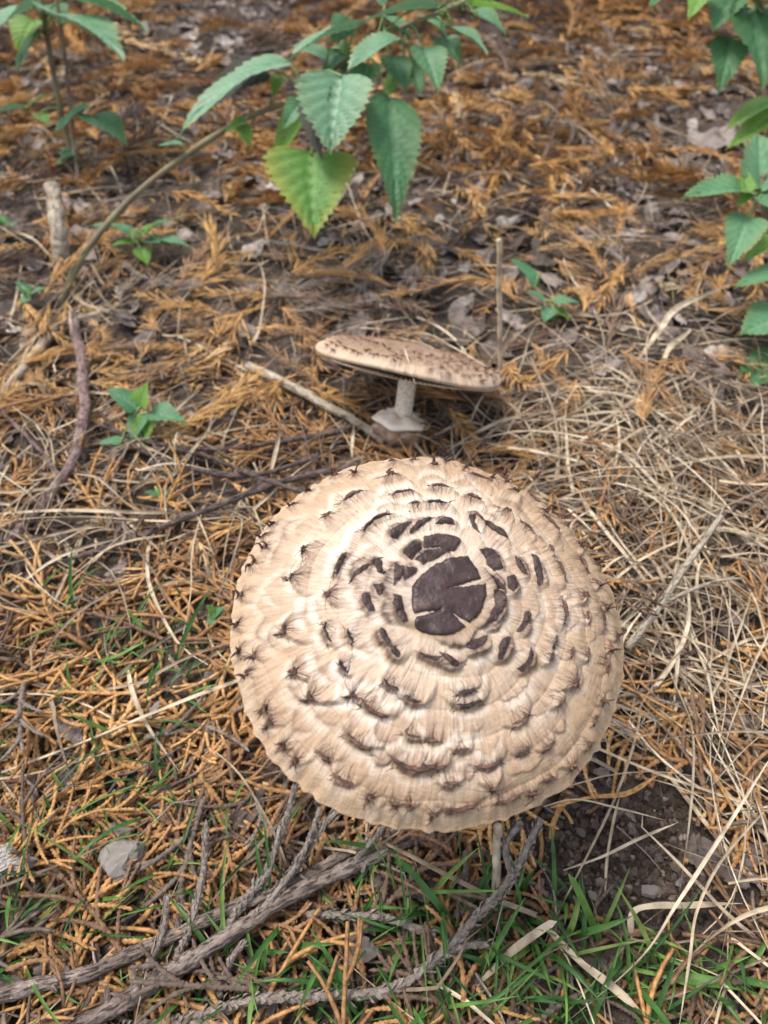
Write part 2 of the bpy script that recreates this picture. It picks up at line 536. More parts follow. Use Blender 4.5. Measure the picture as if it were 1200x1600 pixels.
# ------------------------------------------------------------------ ground
def axis(lo, hi, step, far):
    a = np.arange(lo, hi + step / 2, step)
    s = [hi + (far - hi) * ((i / 14.0) ** 2.5) for i in range(1, 15)]
    b = [lo - (far + lo) * ((i / 14.0) ** 2.5) for i in range(1, 15)]
    return np.concatenate([b[::-1], a, s])


gx = axis(-1.25, 1.25, 0.009, 40.0)
gy = axis(-0.25, 2.5, 0.009, 40.0)
GX, GY = np.meshgrid(gx, gy)
crumb = 0.006 * (vnoise(GX * 70, GY * 70, 11) - 0.5) + 0.003 * (vnoise(GX * 150, GY * 150, 12) - 0.5)
near = np.clip(1 - (np.hypot(GX, GY - 1.0) - 1.5) / 1.5, 0, 1)
GZ = gz(GX, GY) + crumb * near
nx, ny = len(gx), len(gy)
ii, jj = np.meshgrid(np.arange(ny - 1), np.arange(nx - 1), indexing='ij')
q = np.stack([ii * nx + jj, ii * nx + jj + 1, (ii + 1) * nx + jj + 1, (ii + 1) * nx + jj], -1).reshape(-1, 4)
ground = obj('ground', mk_mesh('ground', np.stack([GX, GY, GZ], -1), q), M['soil'])
tag(ground, 'dark crumbly woodland soil under the litter', 'ground', kind='structure')

# ------------------------------------------------------------------ large parasol mushroom
R = 0.09
CAPH = 0.350 * R
O_ = np.array([0.02166599, 0.16946158, 0.18154971])
A_ = np.array([0.9921489, 0.0, -0.12506224])
B_ = np.array([0.02443009, 0.9807349, 0.19380978])
N_ = np.array([0.12265291, -0.19534344, 0.97303505])


def prof(r): return CAPH * ((1 - r ** 2) * 0.9 + 0.1 * np.exp(-(r / .3) ** 2))


def px2cap(px, py):
    """point of the cap surface seen at a photograph pixel -> flat coordinates in cap radii"""
    d = FW + XR * (px - 600) / FPX + UP * (800 - py) / FPX
    o = CAM - O_
    ol = np.array([o @ A_, o @ B_, o @ N_]); dl = np.array([d @ A_, d @ B_, d @ N_])
    z = np.linspace(0.2, 0.45, 2500)
    P = ol + z[:, None] * dl
    r = np.hypot(P[:, 0], P[:, 1]) / R
    g = P[:, 2] - np.where(r <= 1.0, prof(r), prof(1.0) - 0.3 * (r - 1.0) * R)
    i = int(np.argmax(g < 0))
    return P[i, 0] / R, P[i, 1] / R


def Z1(x, y): return 340 + x / 1.818, 690 + y / 1.818          # positions measured on an enlargement of the cap
def Z3(x, y): return 520 + x / 3.529, 800 + y / 3.529          # and of its centre


DISC = [(735, 258), (700, 262), (640, 275), (570, 300), (520, 335), (470, 385), (447, 420), (440, 470), (445, 520), (453, 556), (520, 549), (600, 538), (540, 560), (462, 580), (455, 605), (458, 635), (490, 655), (545, 672), (600, 680), (660, 668), (705, 645), (728, 632), (690, 598), (658, 550), (700, 585), (745, 610), (780, 580), (815, 530), (830, 480), (828, 430), (825, 408), (740, 415), (618, 430), (700, 406), (800, 378), (785, 340), (760, 290)]
PATCH = [
    [(512, 145), (600, 148), (683, 162), (680, 190), (655, 215), (600, 205), (512, 203)],
    [(490, 232), (625, 220), (632, 228), (560, 262), (500, 290), (460, 268)],
    [(385, 235), (430, 190), (470, 185), (478, 210), (430, 262)],
    [(338, 305), (382, 318), (385, 345), (370, 370), (336, 405), (333, 340)],
    [(400, 320), (455, 320), (450, 340), (390, 382), (388, 350)],
    [(335, 478), (370, 480), (385, 540), (402, 580), (402, 605), (380, 615), (350, 575), (333, 520)],
    [(808, 225), (870, 225), (900, 255), (922, 315), (880, 325), (850, 290), (835, 250)],
    [(865, 358), (905, 385), (937, 440), (900, 425), (880, 395)],
    [(880, 455), (905, 455), (940, 485), (930, 540), (890, 600), (830, 625), (860, 580), (890, 520)],
    [(735, 735), (780, 710), (840, 690), (820, 735), (770, 762), (735, 752)],
    [(265, 655), (285, 670), (318, 740), (305, 755), (275, 715), (258, 675)],
    [(318, 775), (340, 755), (365, 790), (355, 815), (325, 795)],
    [(590, 785), (630, 795), (680, 840), (680, 860), (650, 855), (610, 820)],
    [(470, 785), (540, 808), (585, 808), (560, 828), (500, 815)],
    [(912, 740), (935, 708), (965, 715), (950, 760), (925, 815), (905, 815)],
    [(1050, 565), (1085, 575), (1060, 625), (1030, 665), (1010, 660), (1040, 610)],
    [(1015, 870), (1060, 830), (1080, 765), (1092, 800), (1080, 840), (1040, 890)],
    [(955, 375), (985, 372), (1005, 415), (985, 450), (965, 430)],
    [(1000, 265), (1030, 285), (1062, 355), (1040, 345), (1010, 300)],
    [(1090, 255), (1115, 265), (1140, 330), (1145, 390), (1125, 400), (1110, 330)],
    [(225, 285), (265, 285), (270, 320), (285, 345), (245, 340)],
    [(220, 415), (265, 410), (275, 440), (250, 470), (235, 440)],
    [(160, 470), (200, 460), (210, 510), (225, 550), (195, 550), (165, 510)],
    [(315, 120), (350, 100), (420, 75), (355, 150), (320, 150)],
    [(425, 115), (460, 70), (550, 42), (500, 80), (435, 122)],
    [(565, 80), (600, 52), (640, 50), (660, 85), (610, 75)],
    [(745, 40), (775, 35), (775, 70), (805, 125), (765, 90)],
    [(790, 35), (880, 80), (945, 130), (945, 150), (870, 105)],
    [(95, 400), (115, 350), (165, 310), (260, 268), (185, 320), (120, 370)],
    [(5, 340), (30, 280), (60, 245), (62, 275), (22, 355)],
]
# scales further out: x, y on the enlargement, width there, c = crescent edge, t = torn curled tuft
TIPS = [
    (485, 705, 45, 'c'), (548, 745, 60, 'c'), (705, 722, 65, 'c'), (712, 758, 90, 'c'), (860, 800, 65, 'c'), (690, 885, 40, 'c'),
    (770, 928, 80, 'c'), (865, 885, 38, 'c'), (935, 875, 42, 'c'), (550, 938, 120, 'c'), (550, 843, 50, 'c'), (605, 857, 28, 'c'),
    (395, 868, 100, 'c'), (435, 775, 85, 'c'), (350, 650, 45, 'c'), (380, 728, 40, 't'), (370, 560, 50, 'c'), (302, 550, 60, 'c'),
    (312, 440, 45, 't'), (340, 350, 75, 'c'), (240, 312, 55, 't'), (205, 392, 55, 't'), (185, 540, 70, 't'), (215, 660, 55, 't'),
    (258, 735, 75, 't'), (310, 212, 55, 't'), (375, 158, 85, 'c'), (440, 228, 120, 'c'), (520, 148, 80, 'c'), (630, 130, 75, 'c'),
    (555, 182, 28, 'c'), (620, 176, 80, 'c'), (725, 162, 60, 'c'), (820, 202, 45, 't'), (840, 146, 45, 't'), (905, 155, 45, 'c'),
    (745, 100, 90, 'c'), (490, 95, 60, 't'), (615, 66, 50, 't'), (555, 46, 38, 't'), (725, 42, 34, 't'), (330, 88, 36, 't'),
    (248, 132, 40, 't'), (205, 176, 40, 't'), (150, 236, 36, 't'), (130, 302, 44, 't'), (62, 436, 36, 't'), (48, 520, 36, 't'),
    (58, 596, 30, 't'), (78, 660, 36, 't'), (130, 762, 46, 't'), (150, 802, 40, 't'), (190, 862, 40, 't'), (226, 906, 40, 't'),
    (350, 968, 60, 'c'), (430, 1016, 42, 't'), (500, 1042, 34, 't'), (545, 1048, 34, 't'), (690, 1062, 100, 'c'), (612, 1075, 34, 't'),
    (830, 1036, 66, 'c'), (900, 1016, 44, 't'), (1010, 932, 52, 't'), (1075, 800, 28, 'c'), (1095, 742, 38, 't'), (1105, 636, 44, 'c'),
    (1050, 606, 38, 'c'), (1000, 606, 28, 'c'), (956, 575, 36, 'c'), (942, 622, 32, 'c'), (1015, 692, 90, 't'), (970, 750, 34, 'c'),
    (1092, 505, 64, 'c'), (1050, 500, 28, 'c'), (986, 486, 84, 'c'), (975, 372, 76, 'c'), (1040, 346, 60, 'c'), (1040, 442, 40, 't'),
    (945, 236, 70, 'c'), (880, 248, 60, 'c'), (985, 206, 44, 't'), (1060, 296, 38, 't'), (1082, 346, 30, 't'), (945, 310, 28, 'c'),
    (300, 905, 50, 'c'), (820, 85, 44, 't'), (905, 100, 40, 't'), (660, 980, 46, 'c'), (780, 1000, 40, 't'), (95, 350, 36, 't'), (610, 935, 60, 'c'),
]
def grown(pl, f):
    P = np.array(pl, float); c_ = P.mean(0)
    return [tuple(p_) for p_ in c_ + (P - c_) * f]


disc_c = [px2cap(*Z3(*p)) for p in grown(DISC, 1.05)]
patch_c = [[px2cap(*Z3(*p)) for p in grown(pl, 1.16)] for pl in PATCH]
tips_c = []
for x, y, w, kd in TIPS:
    cx, cy = px2cap(*Z1(x, y))
    tips_c.append((cx, cy, w / 1.818 / 313.0, kd))
for k in range(46):                                  # small torn tufts round the rim
    a = k / 46 * 2 * math.pi + random.uniform(-.05, .05)
    r = random.uniform(0.90, 0.975)
    x, y = r * math.cos(a), r * math.sin(a)
    if min(math.hypot(x - c_[0], y - c_[1]) for c_ in tips_c) > 0.075:
        tips_c.append((x, y, random.uniform(0.04, 0.085), 't' if random.random() < .7 else 'c'))

NTH, NR = 900, 280
rgrid = np.linspace(0, 1, NR) ** 0.85
tgrid = np.arange(NTH) * 2 * np.pi / NTH
RR, TT = np.meshgrid(rgrid, tgrid, indexing='ij')
CX, CY = RR * np.cos(TT), RR * np.sin(TT)
Hd = np.zeros_like(RR); brown = np.zeros_like(RR); pale = np.zeros_like(RR); stain = np.zeros_like(RR); dark = np.zeros_like(RR)


def smooth01(x):
    x = np.clip(x, 0, 1)
    return x * x * (3 - 2 * x)


def flap(cx, cy, w, L, h, bw=0.06, seed=0, stn=0.0, bs=1.0, dk=0.0, point=0.0, dw=None):
    """shingle of cap skin torn loose along its outer edge at (cx, cy)"""
    r0 = math.hypot(cx, cy); a0 = math.atan2(cy, cx)
    ur = np.array([math.cos(a0), math.sin(a0)]); ut = np.array([-ur[1], ur[0]])
    ri = np.where(np.abs(rgrid - r0) < L + 0.14)[0]
    s = slice(ri[0], ri[-1] + 1)
    da = min(math.pi, (w + 0.12) / max(r0 - L - .1, 0.04))
    dth = np.abs((tgrid - a0 + math.pi) % (2 * math.pi) - math.pi)
    ti = np.where(dth <= da)[0]
    ix = np.ix_(np.arange(s.start, s.stop), ti)
    dx, dy = CX[ix] - cx, CY[ix] - cy
    u = dx * ut[0] + dy * ut[1]
    v = RR[ix] - r0 + 0.012 * (vnoise(u * 55 + seed * 7.3, u * 0 + seed, 21) - 0.5) + 0.022 * (vnoise(u * 16 + seed * 3.3, u * 0 + seed, 22) - 0.5)
    hw = w * 0.5 + 0.014
    v = v + 0.38 * u * u / hw + point * np.abs(u)
    tang = smooth01((1 - np.abs(u) / (hw * (1 + 0.3 * np.clip(-v / L, 0, 1)))) / 0.5)
    ramp = np.where(v < 0, np.clip(1 + v / L, 0, 1) ** 1.7, 1 - smooth01(v / 0.013))
    Hd[ix] = np.maximum(Hd[ix], h * ramp * tang)
    b = np.where(v < 0, np.exp(v / bw), np.exp(-np.clip(v, 0, 1) / 0.014)) * tang
    brown[ix] = np.maximum(brown[ix], b * bs)
    if dk:
        dw = dw or hw * 0.8
        td = smooth01((1 - np.abs(u + .006 * np.sin(seed * 3.)) / dw) / 0.6) * (0.55 + 0.9 * vnoise(u * 40 + seed, v * 20, 23))
        d = np.where(v < 0, np.exp(v / 0.014), np.exp(-np.clip(v, 0, 1) / 0.012)) * td
        dark[ix] = np.maximum(dark[ix], np.clip(d * dk, 0, 1))
    pl = np.where(v > 0, np.exp(-((v - .03) / .03) ** 2), 0) * tang
    pale[ix] = np.maximum(pale[ix], pl)
    if stn:
        st = np.where(v > 0, np.exp(-((v - .018) / .018) ** 2), 0) * tang
        stain[ix] = np.maximum(stain[ix], st * stn)


for k, pl in enumerate(patch_c):
    P = np.array(pl); c_ = P.mean(0); r0 = np.hypot(*c_); ur = c_ / max(r0, 1e-6); ut = np.array([-ur[1], ur[0]])
    rad = P @ ur; tn = (P - c_) @ ut
    tip = c_ + ur * (rad.max() - c_ @ ur + 0.006)
    flap(tip[0], tip[1], tn.max() - tn.min() + 0.045, max(0.12, rad.max() - rad.min() + .06), 0.026 + 0.006 * (k % 3), 0.045, k,
         0.9 if tip[1] < -0.12 else 0.25, 1.0, 1.0)
for k, (cx, cy, w, kd) in enumerate(tips_c):
    r0 = math.hypot(cx, cy)
    rim_ = r0 > 0.87
    L = random.uniform(0.11, 0.17) * (0.6 if rim_ else 1.0)
    if kd == 'c':
        flap(cx, cy, w * 1.35 + .03, L, random.uniform(0.026, 0.038) * (0.5 if rim_ else 1), random.uniform(.04, .065), 50 + k,
             random.choice([0, .3, .6, .8]) if cy < 0 else 0, random.uniform(0.5, 0.8), 1.25, 0.1, w * .6)
    else:
        flap(cx, cy, max(w * 1.7, .10) * (0.8 if rim_ else 1), L, random.uniform(0.026, 0.040) * (0.55 if rim_ else 1), random.uniform(.035, .055), 50 + k,
             random.choice([0, 0, .3, .6]) if cy < 0 else 0, random.uniform(0.5, 0.8), 1.1, 0.55, w * .36)
# low irregular plates between the scales, gently raised towards their outer edge
for ring_r, n in ((0.45, 10), (0.57, 13), (0.68, 16), (0.79, 19), (0.90, 24)):
    for k in range(n):
        a = (k + random.uniform(-.35, .35)) / n * 2 * math.pi
        r = ring_r + random.uniform(-.04, .04)
        flap(r * math.cos(a), r * math.sin(a), random.uniform(.14, .26), random.uniform(.09, .15), random.uniform(.005, .012) * (.5 if r > .86 else 1), .05, 300 + k + int(ring_r * 1000), random.choice([0, 0, .25]), random.uniform(0.2, 0.55), random.choice([0, 0, .5]), random.choice([0, .3, .6]))
cth, sth = np.cos(TT), np.sin(TT)
Hd += 0.006 * (vnoise(CX * 14 + 40, CY * 14 + 40, 31) - 0.5) + 0.0035 * (vnoise(CX * 40 + 90, CY * 40 + 90, 32) - 0.5)
fibn = vnoise(TT * 90 / (2 * np.pi) * 2.2, RR * 14, 33) - 0.5
Hd += 0.0035 * fibn * smooth01((RR - 0.2) / 0.2)
ringw = RR + 0.02 * (vnoise(CX * 5 + 20, CY * 5 + 20, 39) - .5) * 2
Hd += 0.010 * np.abs(np.sin(ringw * math.pi / 0.125)) ** .6 * smooth01((RR - .22) / .1) * smooth01((1.0 - RR) / .15)
teeth = vnoise(TT * 26 / (2 * np.pi) * 2, RR * 0, 35) * 0.009 + vnoise(TT * 170 / (2 * np.pi), RR * 0 + 3, 36) * 0.016 + 0.02 * np.clip(vnoise(TT * 60 / (2 * np.pi), RR * 0 + 7, 38) - .78, 0, 1)
wob = 0.012 * np.sin(TT * 2 + 1.0) + 0.008 * np.sin(TT * 3 + 2.2) + 0.006 * np.sin(TT * 5)
edge = 1 + (wob + teeth - 0.02) * smooth01((RR - 0.8) / 0.2)
rimdrop = -0.02 * R * smooth01((RR - 0.93) / 0.07) - 0.010 * R * np.sin(TT * 4 + .6) * RR ** 4
zc = prof(RR) + Hd * R + rimdrop
XC, YC = CX * R * edge, CY * R * edge


def surf(cx, cy, off=0.0):
    """point on the torn cap surface (cap coordinates, metres)"""
    cx = np.asarray(cx, float); cy = np.asarray(cy, float)
    r = np.clip(np.hypot(cx, cy), 0, 0.999); a = np.arctan2(cy, cx) % (2 * np.pi)
    i = np.clip(np.searchsorted(rgrid, r), 1, NR - 1)
    f = (r - rgrid[i - 1]) / (rgrid[i] - rgrid[i - 1])
    j = np.round(a / (2 * np.pi) * NTH).astype(int) % NTH
    z = zc[i - 1, j] * (1 - f) + zc[i, j] * f
    e = edge[i, j]
    return np.stack([cx * R * e, cy * R * e, z + off], -1)


# close the rim: two rings rolled under
rows = [np.stack([XC, YC, zc], -1)]
lip = np.stack([XC[-1] * 0.995, YC[-1] * 0.995, zc[-1] - 0.0016 - 0.0008 * vnoise(tgrid * 20, tgrid * 0, 37)], -1)
lip2 = np.stack([XC[-1] * 0.965, YC[-1] * 0.965, zc[-1] - 0.0004], -1)
Vc = np.concatenate([rows[0].reshape(-1, 3), lip, lip2])
NRR = NR + 2
ii, jj = np.meshgrid(np.arange(NRR - 1), np.arange(NTH), indexing='ij')
q = np.stack([ii * NTH + jj, (ii + 1) * NTH + jj, (ii + 1) * NTH + (jj + 1) % NTH, ii * NTH + (jj + 1) % NTH], -1).reshape(-1, 4)


def ext(a): return np.concatenate([a.ravel(), a[-1], a[-1]])


rimA = np.clip(smooth01((RR - 0.55) / 0.42) * 0.7 + .35 * smooth01((CX + .1) / .6), 0, .85)  # more tan towards the rim and the right-hand side
stain = np.maximum(stain, 0.8 * np.exp(-((np.hypot(CX + 0.03, CY + .0) - 0.20) / 0.022) ** 2) * (CY < -0.05))
pale = np.maximum(pale, np.exp(-(np.hypot(CX + .12, CY - .10) / 0.48) ** 2) * 0.75)  # broad whitish area round the centre, shifted left and back
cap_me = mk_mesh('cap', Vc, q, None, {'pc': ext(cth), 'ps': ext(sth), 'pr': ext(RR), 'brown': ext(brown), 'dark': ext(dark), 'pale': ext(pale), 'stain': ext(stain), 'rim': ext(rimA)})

base_xy = (O_ - N_ * 0.178)[:2]
root_z = float(gz(*base_xy))
mush = empty('parasol_mushroom', (base_xy[0], base_xy[1], root_z))
tag(mush, 'large parasol mushroom with flat cream cap, dark central disc and ragged brown scales', 'mushroom')
from mathutils import Matrix
Mcap = Matrix(((A_[0], B_[0], N_[0], O_[0]), (A_[1], B_[1], N_[1], O_[1]), (A_[2], B_[2], N_[2], O_[2]), (0, 0, 0, 1)))
bpy.context.view_layer.update()


def under(o, parent, world_m):
    o.parent = parent
    o.matrix_parent_inverse = Matrix.Identity(4)
    o.matrix_local = Matrix.Translation(-Vector(mush.location)) @ world_m if parent is mush else world_m
    return o


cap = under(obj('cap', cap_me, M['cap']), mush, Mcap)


def capkid(name, me, mat, label=None):
    o = obj(name, me, mat, cap)
    if label: o['label'] = label
    return o


def slab(poly, off, th, mat, name, jit=0.004, grid=0.018, smooth=False):
    P = np.array(poly)
    out = []
    for a, b in zip(P, np.roll(P, -1, 0)):
        n = max(1, int(np.hypot(*(b - a)) / 0.012))
        for k in range(n):
            pnt = a + (b - a) * k / n
            out.append(pnt + rng.uniform(-jit, jit, 2) * 0.5)
    out = np.array(out)
    n = len(out)
    lo, hi = out.min(0), out.max(0)
    gxx, gyy = np.meshgrid(np.arange(lo[0], hi[0], grid), np.arange(lo[1], hi[1], grid))
    inner = np.stack([gxx.ravel(), gyy.ravel()], -1) + rng.uniform(-.004, .004, (gxx.size, 2))
    # keep inner points at least a little away from the border
    if len(inner):
        d = np.min(np.hypot(inner[:, None, 0] - out[None, :, 0], inner[:, None, 1] - out[None, :, 1]), 1)
        inner = inner[d > 0.007]
    pts = [Vector(p_) for p_ in np.vstack([out, inner])] if len(inner) else [Vector(p_) for p_ in out]
    area = 0.5 * np.sum(out[:, 0] * np.roll(out[:, 1], -1) - np.roll(out[:, 0], -1) * out[:, 1])
    idx = list(range(n)) if area > 0 else list(range(n))[::-1]
    vs_, _, fs, ov, _, _ = delaunay_2d_cdt(pts, [], [idx], 1, 1e-7)
    V2 = np.array([[v.x, v.y] for v in vs_])
    dB = np.min(np.hypot(V2[:, None, 0] - out[None, :, 0], V2[:, None, 1] - out[None, :, 1]), 1)
    isb = dB < 1e-5
    top = surf(V2[:, 0], V2[:, 1], off + th)
    top[:, 2] -= np.where(isb, th * 0.45, 0)
    top[:, 2] += np.where(isb, 0, th * 0.35 * (vnoise(V2[:, 0] * 40 + 9, V2[:, 1] * 40 + 9, 41) - .5))
    bot = surf(V2[:, 0], V2[:, 1], -0.0006)
    m = len(V2)
    T = [];
    edges = {}
    for f_ in fs:
        f_ = list(f_)
        T.append(f_); T.append([m + k for k in f_[::-1]])
        for a, b in zip(f_, f_[1:] + f_[:1]):
            edges[(a, b)] = edges.get((a, b), 0) + 1
    Q = [(a, m + a, m + b, b) for (a, b) in edges if (b, a) not in edges]
    mb = MB(); mb.add(np.vstack([top, bot]), np.array(Q), np.array(T))
    return capkid(name, mb.mesh(name, smooth=smooth), mat)


slab(disc_c, 0.0, 0.0011, M['disc'], 'central_disc', 0.007, 0.014, True)['label'] = 'dark plum brown central disc with three pale cracks'
for k, pl in enumerate(patch_c):
    slab(pl, 0.0, 0.0011, M['scale_dark'], 'scale', 0.006)


def claw(mb, c, ang, length, lift, r0, curl):
    """curled fibre standing out of the surface at cap point c, heading ang"""
    n = 7
    t_ = np.linspace(0, 1, n)
    d = np.array([math.cos(ang), math.sin(ang)]); s_ = np.array([-d[1], d[0]])
    xy = np.array(c)[None] + d[None] * (length * t_)[:, None] + s_[None] * (curl * length * t_ ** 2)[:, None]
    P = surf(xy[:, 0], xy[:, 1])
    P[:, 2] = P[0, 2] * (1 - t_) + P[:, 2] * t_
    P[:, 2] += lift * R * np.sin(t_ * math.pi * 0.62) - 0.0003
    V, Q_, T_ = tube(P, r0 * R * (1.0 - 0.85 * t_ ** 1.3), 5)
    mb.add(V, Q_, T_)


def fibre(mb, c, ang, length, r0, curl):
    n = 8
    t_ = np.linspace(0, 1, n)
    d = np.array([math.cos(ang), math.sin(ang)]); s_ = np.array([-d[1], d[0]])
    xy = np.array(c)[None] + d[None] * (length * t_)[:, None] + s_[None] * (curl * length * np.sin(t_ * 2.6))[:, None]
    P = surf(xy[:, 0], xy[:, 1], 0.00005)
    V, Q_, T_ = tube(P, r0 * R * (1.0 - 0.8 * t_), 4)
    mb.add(V, Q_, T_)


def crescent(mb, c, w, thick):
    r0 = math.hypot(*c); a0 = math.atan2(c[1], c[0])
    n = 11
    s_ = np.linspace(-1, 1, n)
    aa = a0 + s_ * w * 0.5 / max(r0, .1)
    rr_ = r0 - 0.25 * (s_ * w * .5) ** 2 / (w * .5 + .014) - 0.004 + 0.007 * (rng.random(n) - .5)
    prof_w = np.sqrt(np.clip(1 - np.abs(s_) ** 2.2, 0.02, 1)) * thick * (0.75 + 0.5 * rng.random(n))
    secs = []
    for k in range(n):
        e = np.array([math.cos(aa[k]), math.sin(aa[k])])
        out_ = rr_[k] + prof_w[k] * 0.35; inn = rr_[k] - prof_w[k] * 0.75
        po, pm, pi_ = (surf(*(e * out_)), surf(*(e * rr_[k])), surf(*(e * inn)))
        lf = prof_w[k] * R * 0.30
        zt = max(pm[2], pi_[2])
        so = po.copy(); so[2] = min(po[2], zt - lf) - 0.0002
        st = po.copy(); st[2] = zt + lf
        sm = pm.copy(); sm[2] = zt + lf * 0.9
        si = pi_.copy(); si[2] += 0.00005
        sb = pm.copy(); sb[2] -= lf + 0.0004
        secs.append([so, st, sm, si, sb])
    V = np.array(secs).reshape(-1, 3); k5 = 5
    i = np.arange(n - 1)[:, None]; j = np.arange(k5)[None]
    Q_ = np.stack([i * k5 + j, i * k5 + (j + 1) % k5, (i + 1) * k5 + (j + 1) % k5, (i + 1) * k5 + j], -1).reshape(-1, 4)
    o = (n - 1) * k5
    T_ = [(0, 2, 1), (0, 3, 2), (0, 4, 3), (o, o + 1, o + 2), (o, o + 2, o + 3), (o, o + 3, o + 4)]
    mb.add(V, Q_, T_)


for k, (cx, cy, w, kd) in enumerate(tips_c):
    r0 = math.hypot(cx, cy); a0 = math.atan2(cy, cx)
    mb = MB()
    if kd == 'c':
        crescent(mb, (cx, cy), w * random.uniform(.7, 1.1), random.uniform(.55, 1.0) * min(0.022, 0.012 + w * 0.06))
        for _ in range(int(5 + w * 55)):
            s_ = random.uniform(-.6, .6) * w
            p = (cx - s_ * math.sin(a0), cy + s_ * math.cos(a0))
            fibre(mb, p, a0 + math.pi + random.uniform(-.4, .4) + s_ / w * 1.3, random.uniform(.03, .10), random.uniform(.0008, .0017), random.uniform(-.15, .15))
        for _ in range(3):
            s_ = random.choice([-.5, .5]) * w * random.uniform(.6, 1)
            fibre(mb, (cx - s_ * math.sin(a0), cy + s_ * math.cos(a0)), a0 + math.copysign(1.3, s_) * random.uniform(.6, 1.4), random.uniform(.02, .05), random.uniform(.0012, .0028), random.uniform(-.3, .3))
    else:
        rimt = r0 > 0.86
        crescent(mb, (cx, cy), max(.03, w * random.uniform(.35, .55)), random.uniform(.012, .018))
        for _ in range(random.choice([1, 2, 2])):
            claw(mb, (cx + random.uniform(-.2, .2) * w, cy + random.uniform(-.2, .2) * w), a0 + random.uniform(-.9, .9), random.uniform(.022, .042) * (1.25 if rimt else 1),
                 random.uniform(.03, .065) if rimt else random.uniform(.008, .02), random.uniform(.006, .010), random.uniform(-.6, .6))
        for _ in range(18):
            fibre(mb, (cx, cy), a0 + math.pi + random.uniform(-1.5, 1.5), random.uniform(.05, .12) * (0.6 if rimt else 1), random.uniform(.0009, .0020), random.uniform(-.2, .2))
        for _ in range(5):
            fibre(mb, (cx, cy), a0 + random.uniform(-1.6, 1.6), random.uniform(.02, .055), random.uniform(.0012, .003), random.uniform(-.35, .35))
    capkid('scale', mb.mesh('scale'), M['scale_brown'] if (kd == 't' or r0 > .6) else M['scale_dark'])

# gills, stem, ring of the large mushroom (mostly hidden under the cap)
def gill_mesh(Rg, ztop, stem_r, n=150, rise=0.010):
    na = n * 4
    a = np.arange(na) * 2 * np.pi / na
    saw = np.tile([0, 1, 1, 0], n)
    rad = np.array([Rg * 0.965, Rg * 0.75, Rg * 0.45, stem_r * 1.3])
    rows_ = []
    for k, r in enumerate(rad):
        z = ztop(r / Rg) - 0.0022 - saw * (0.001 + 0.005 * math.sin(math.pi * k / 3.0))
        rows_.append(np.stack([r * np.cos(a), r * np.sin(a), z], -1))
    V = np.array(rows_).reshape(-1, 3)
    i = np.arange(len(rad) - 1)[:, None]; j = np.arange(na)[None]
    Q_ = np.stack([i * na + j, i * na + (j + 1) % na, (i + 1) * na + (j + 1) % na, (i + 1) * na + j], -1).reshape(-1, 4)
    return mk_mesh('gills', V, Q_, smooth=False)


def under_profile(x): return prof(1.0) - 0.0028 + 0.6 * (prof(x) - prof(1.0)) * (1 - x) - 0.003 * (1 - x)


capkid('gills', gill_mesh(R, under_profile, 0.009), M['flesh'])
top_w = O_ + N_ * (prof(0.05) - 0.010)
foot = np.array([base_xy[0], base_xy[1], root_z - 0.012])
loc = np.array(mush.location)
sp = resample([foot, foot + np.array([0, .001, .03]), (foot + top_w) / 2 + np.array([-.003, .004, 0]), top_w], 30)
rad = np.interp(np.linspace(0, 1, 30), [0, .12, .3, 1], [.017, .016, .010, .0075])
V, Q_, T_ = tube(sp - loc, rad, 20)
mb = MB(); mb.add(V, Q_, T_)
obj('stem', mb.mesh('stem'), M['mstem'], mush)
rc = sp[20]; rt = nrm(sp[21] - sp[20])
ringP = []
mb = MB()
na = 40
aa = np.arange(na) * 2 * np.pi / na
prf = [(.007, .004), (.013, .005), (.019, .002), (.020, -.001), (.016, -.001), (.008, -.002)]
for (r, z) in prf:
    ringP.append(np.stack([r * np.cos(aa) * (1 + .06 * np.sin(aa * 5)), r * np.sin(aa), z + .001 * np.sin(aa * 7)], -1) + (rc - loc))
V = np.array(ringP).reshape(-1, 3); i = np.arange(len(prf))[:, None]; j = np.arange(na)[None]; npf = len(prf)
Q_ = np.stack([i * na + j, i * na + (j + 1) % na, ((i + 1) % npf) * na + (j + 1) % na, ((i + 1) % npf) * na + j], -1).reshape(-1, 4)
mb.add(V, Q_)
obj('ring', mb.mesh('ring'), M['flesh'], mush)

# ------------------------------------------------------------------ smaller tilted mushroom behind
N2 = nrm(np.array([0.19, 0.935, 0.305]) @ np.array([XR, UP, -FW]))
O2 = at(641, 561, 0.635)
R2 = 0.0845
A2 = nrm(np.cross([0, 1.0, 0], N2)); B2 = np.cross(N2, A2)
ring2 = O2 - N2 * 0.054 + np.array([.003, 0, 0])
foot2 = ring2 - N2 * 0.012; foot2 = foot2 + np.array([-0.002, -0.010, 0]); foot2[2] = float(gz(foot2[0], foot2[1])) - 0.010
m2 = empty('parasol_mushroom', (foot2[0], foot2[1], float(gz(foot2[0], foot2[1]))))
tag(m2, 'smaller tilted parasol mushroom with pale stem and ring behind the large cap', 'mushroom')
l2 = np.array(m2.location)
NT2, NR2 = 360, 90
r2 = np.linspace(0, 1, NR2) ** 0.8; t2 = np.arange(NT2) * 2 * np.pi / NT2
RR2, TT2 = np.meshgrid(r2, t2, indexing='ij')
h2 = 0.12 * R2
Hd2 = np.zeros_like(RR2); br2 = np.zeros_like(RR2); dk2 = np.zeros_like(RR2)
sc2 = []
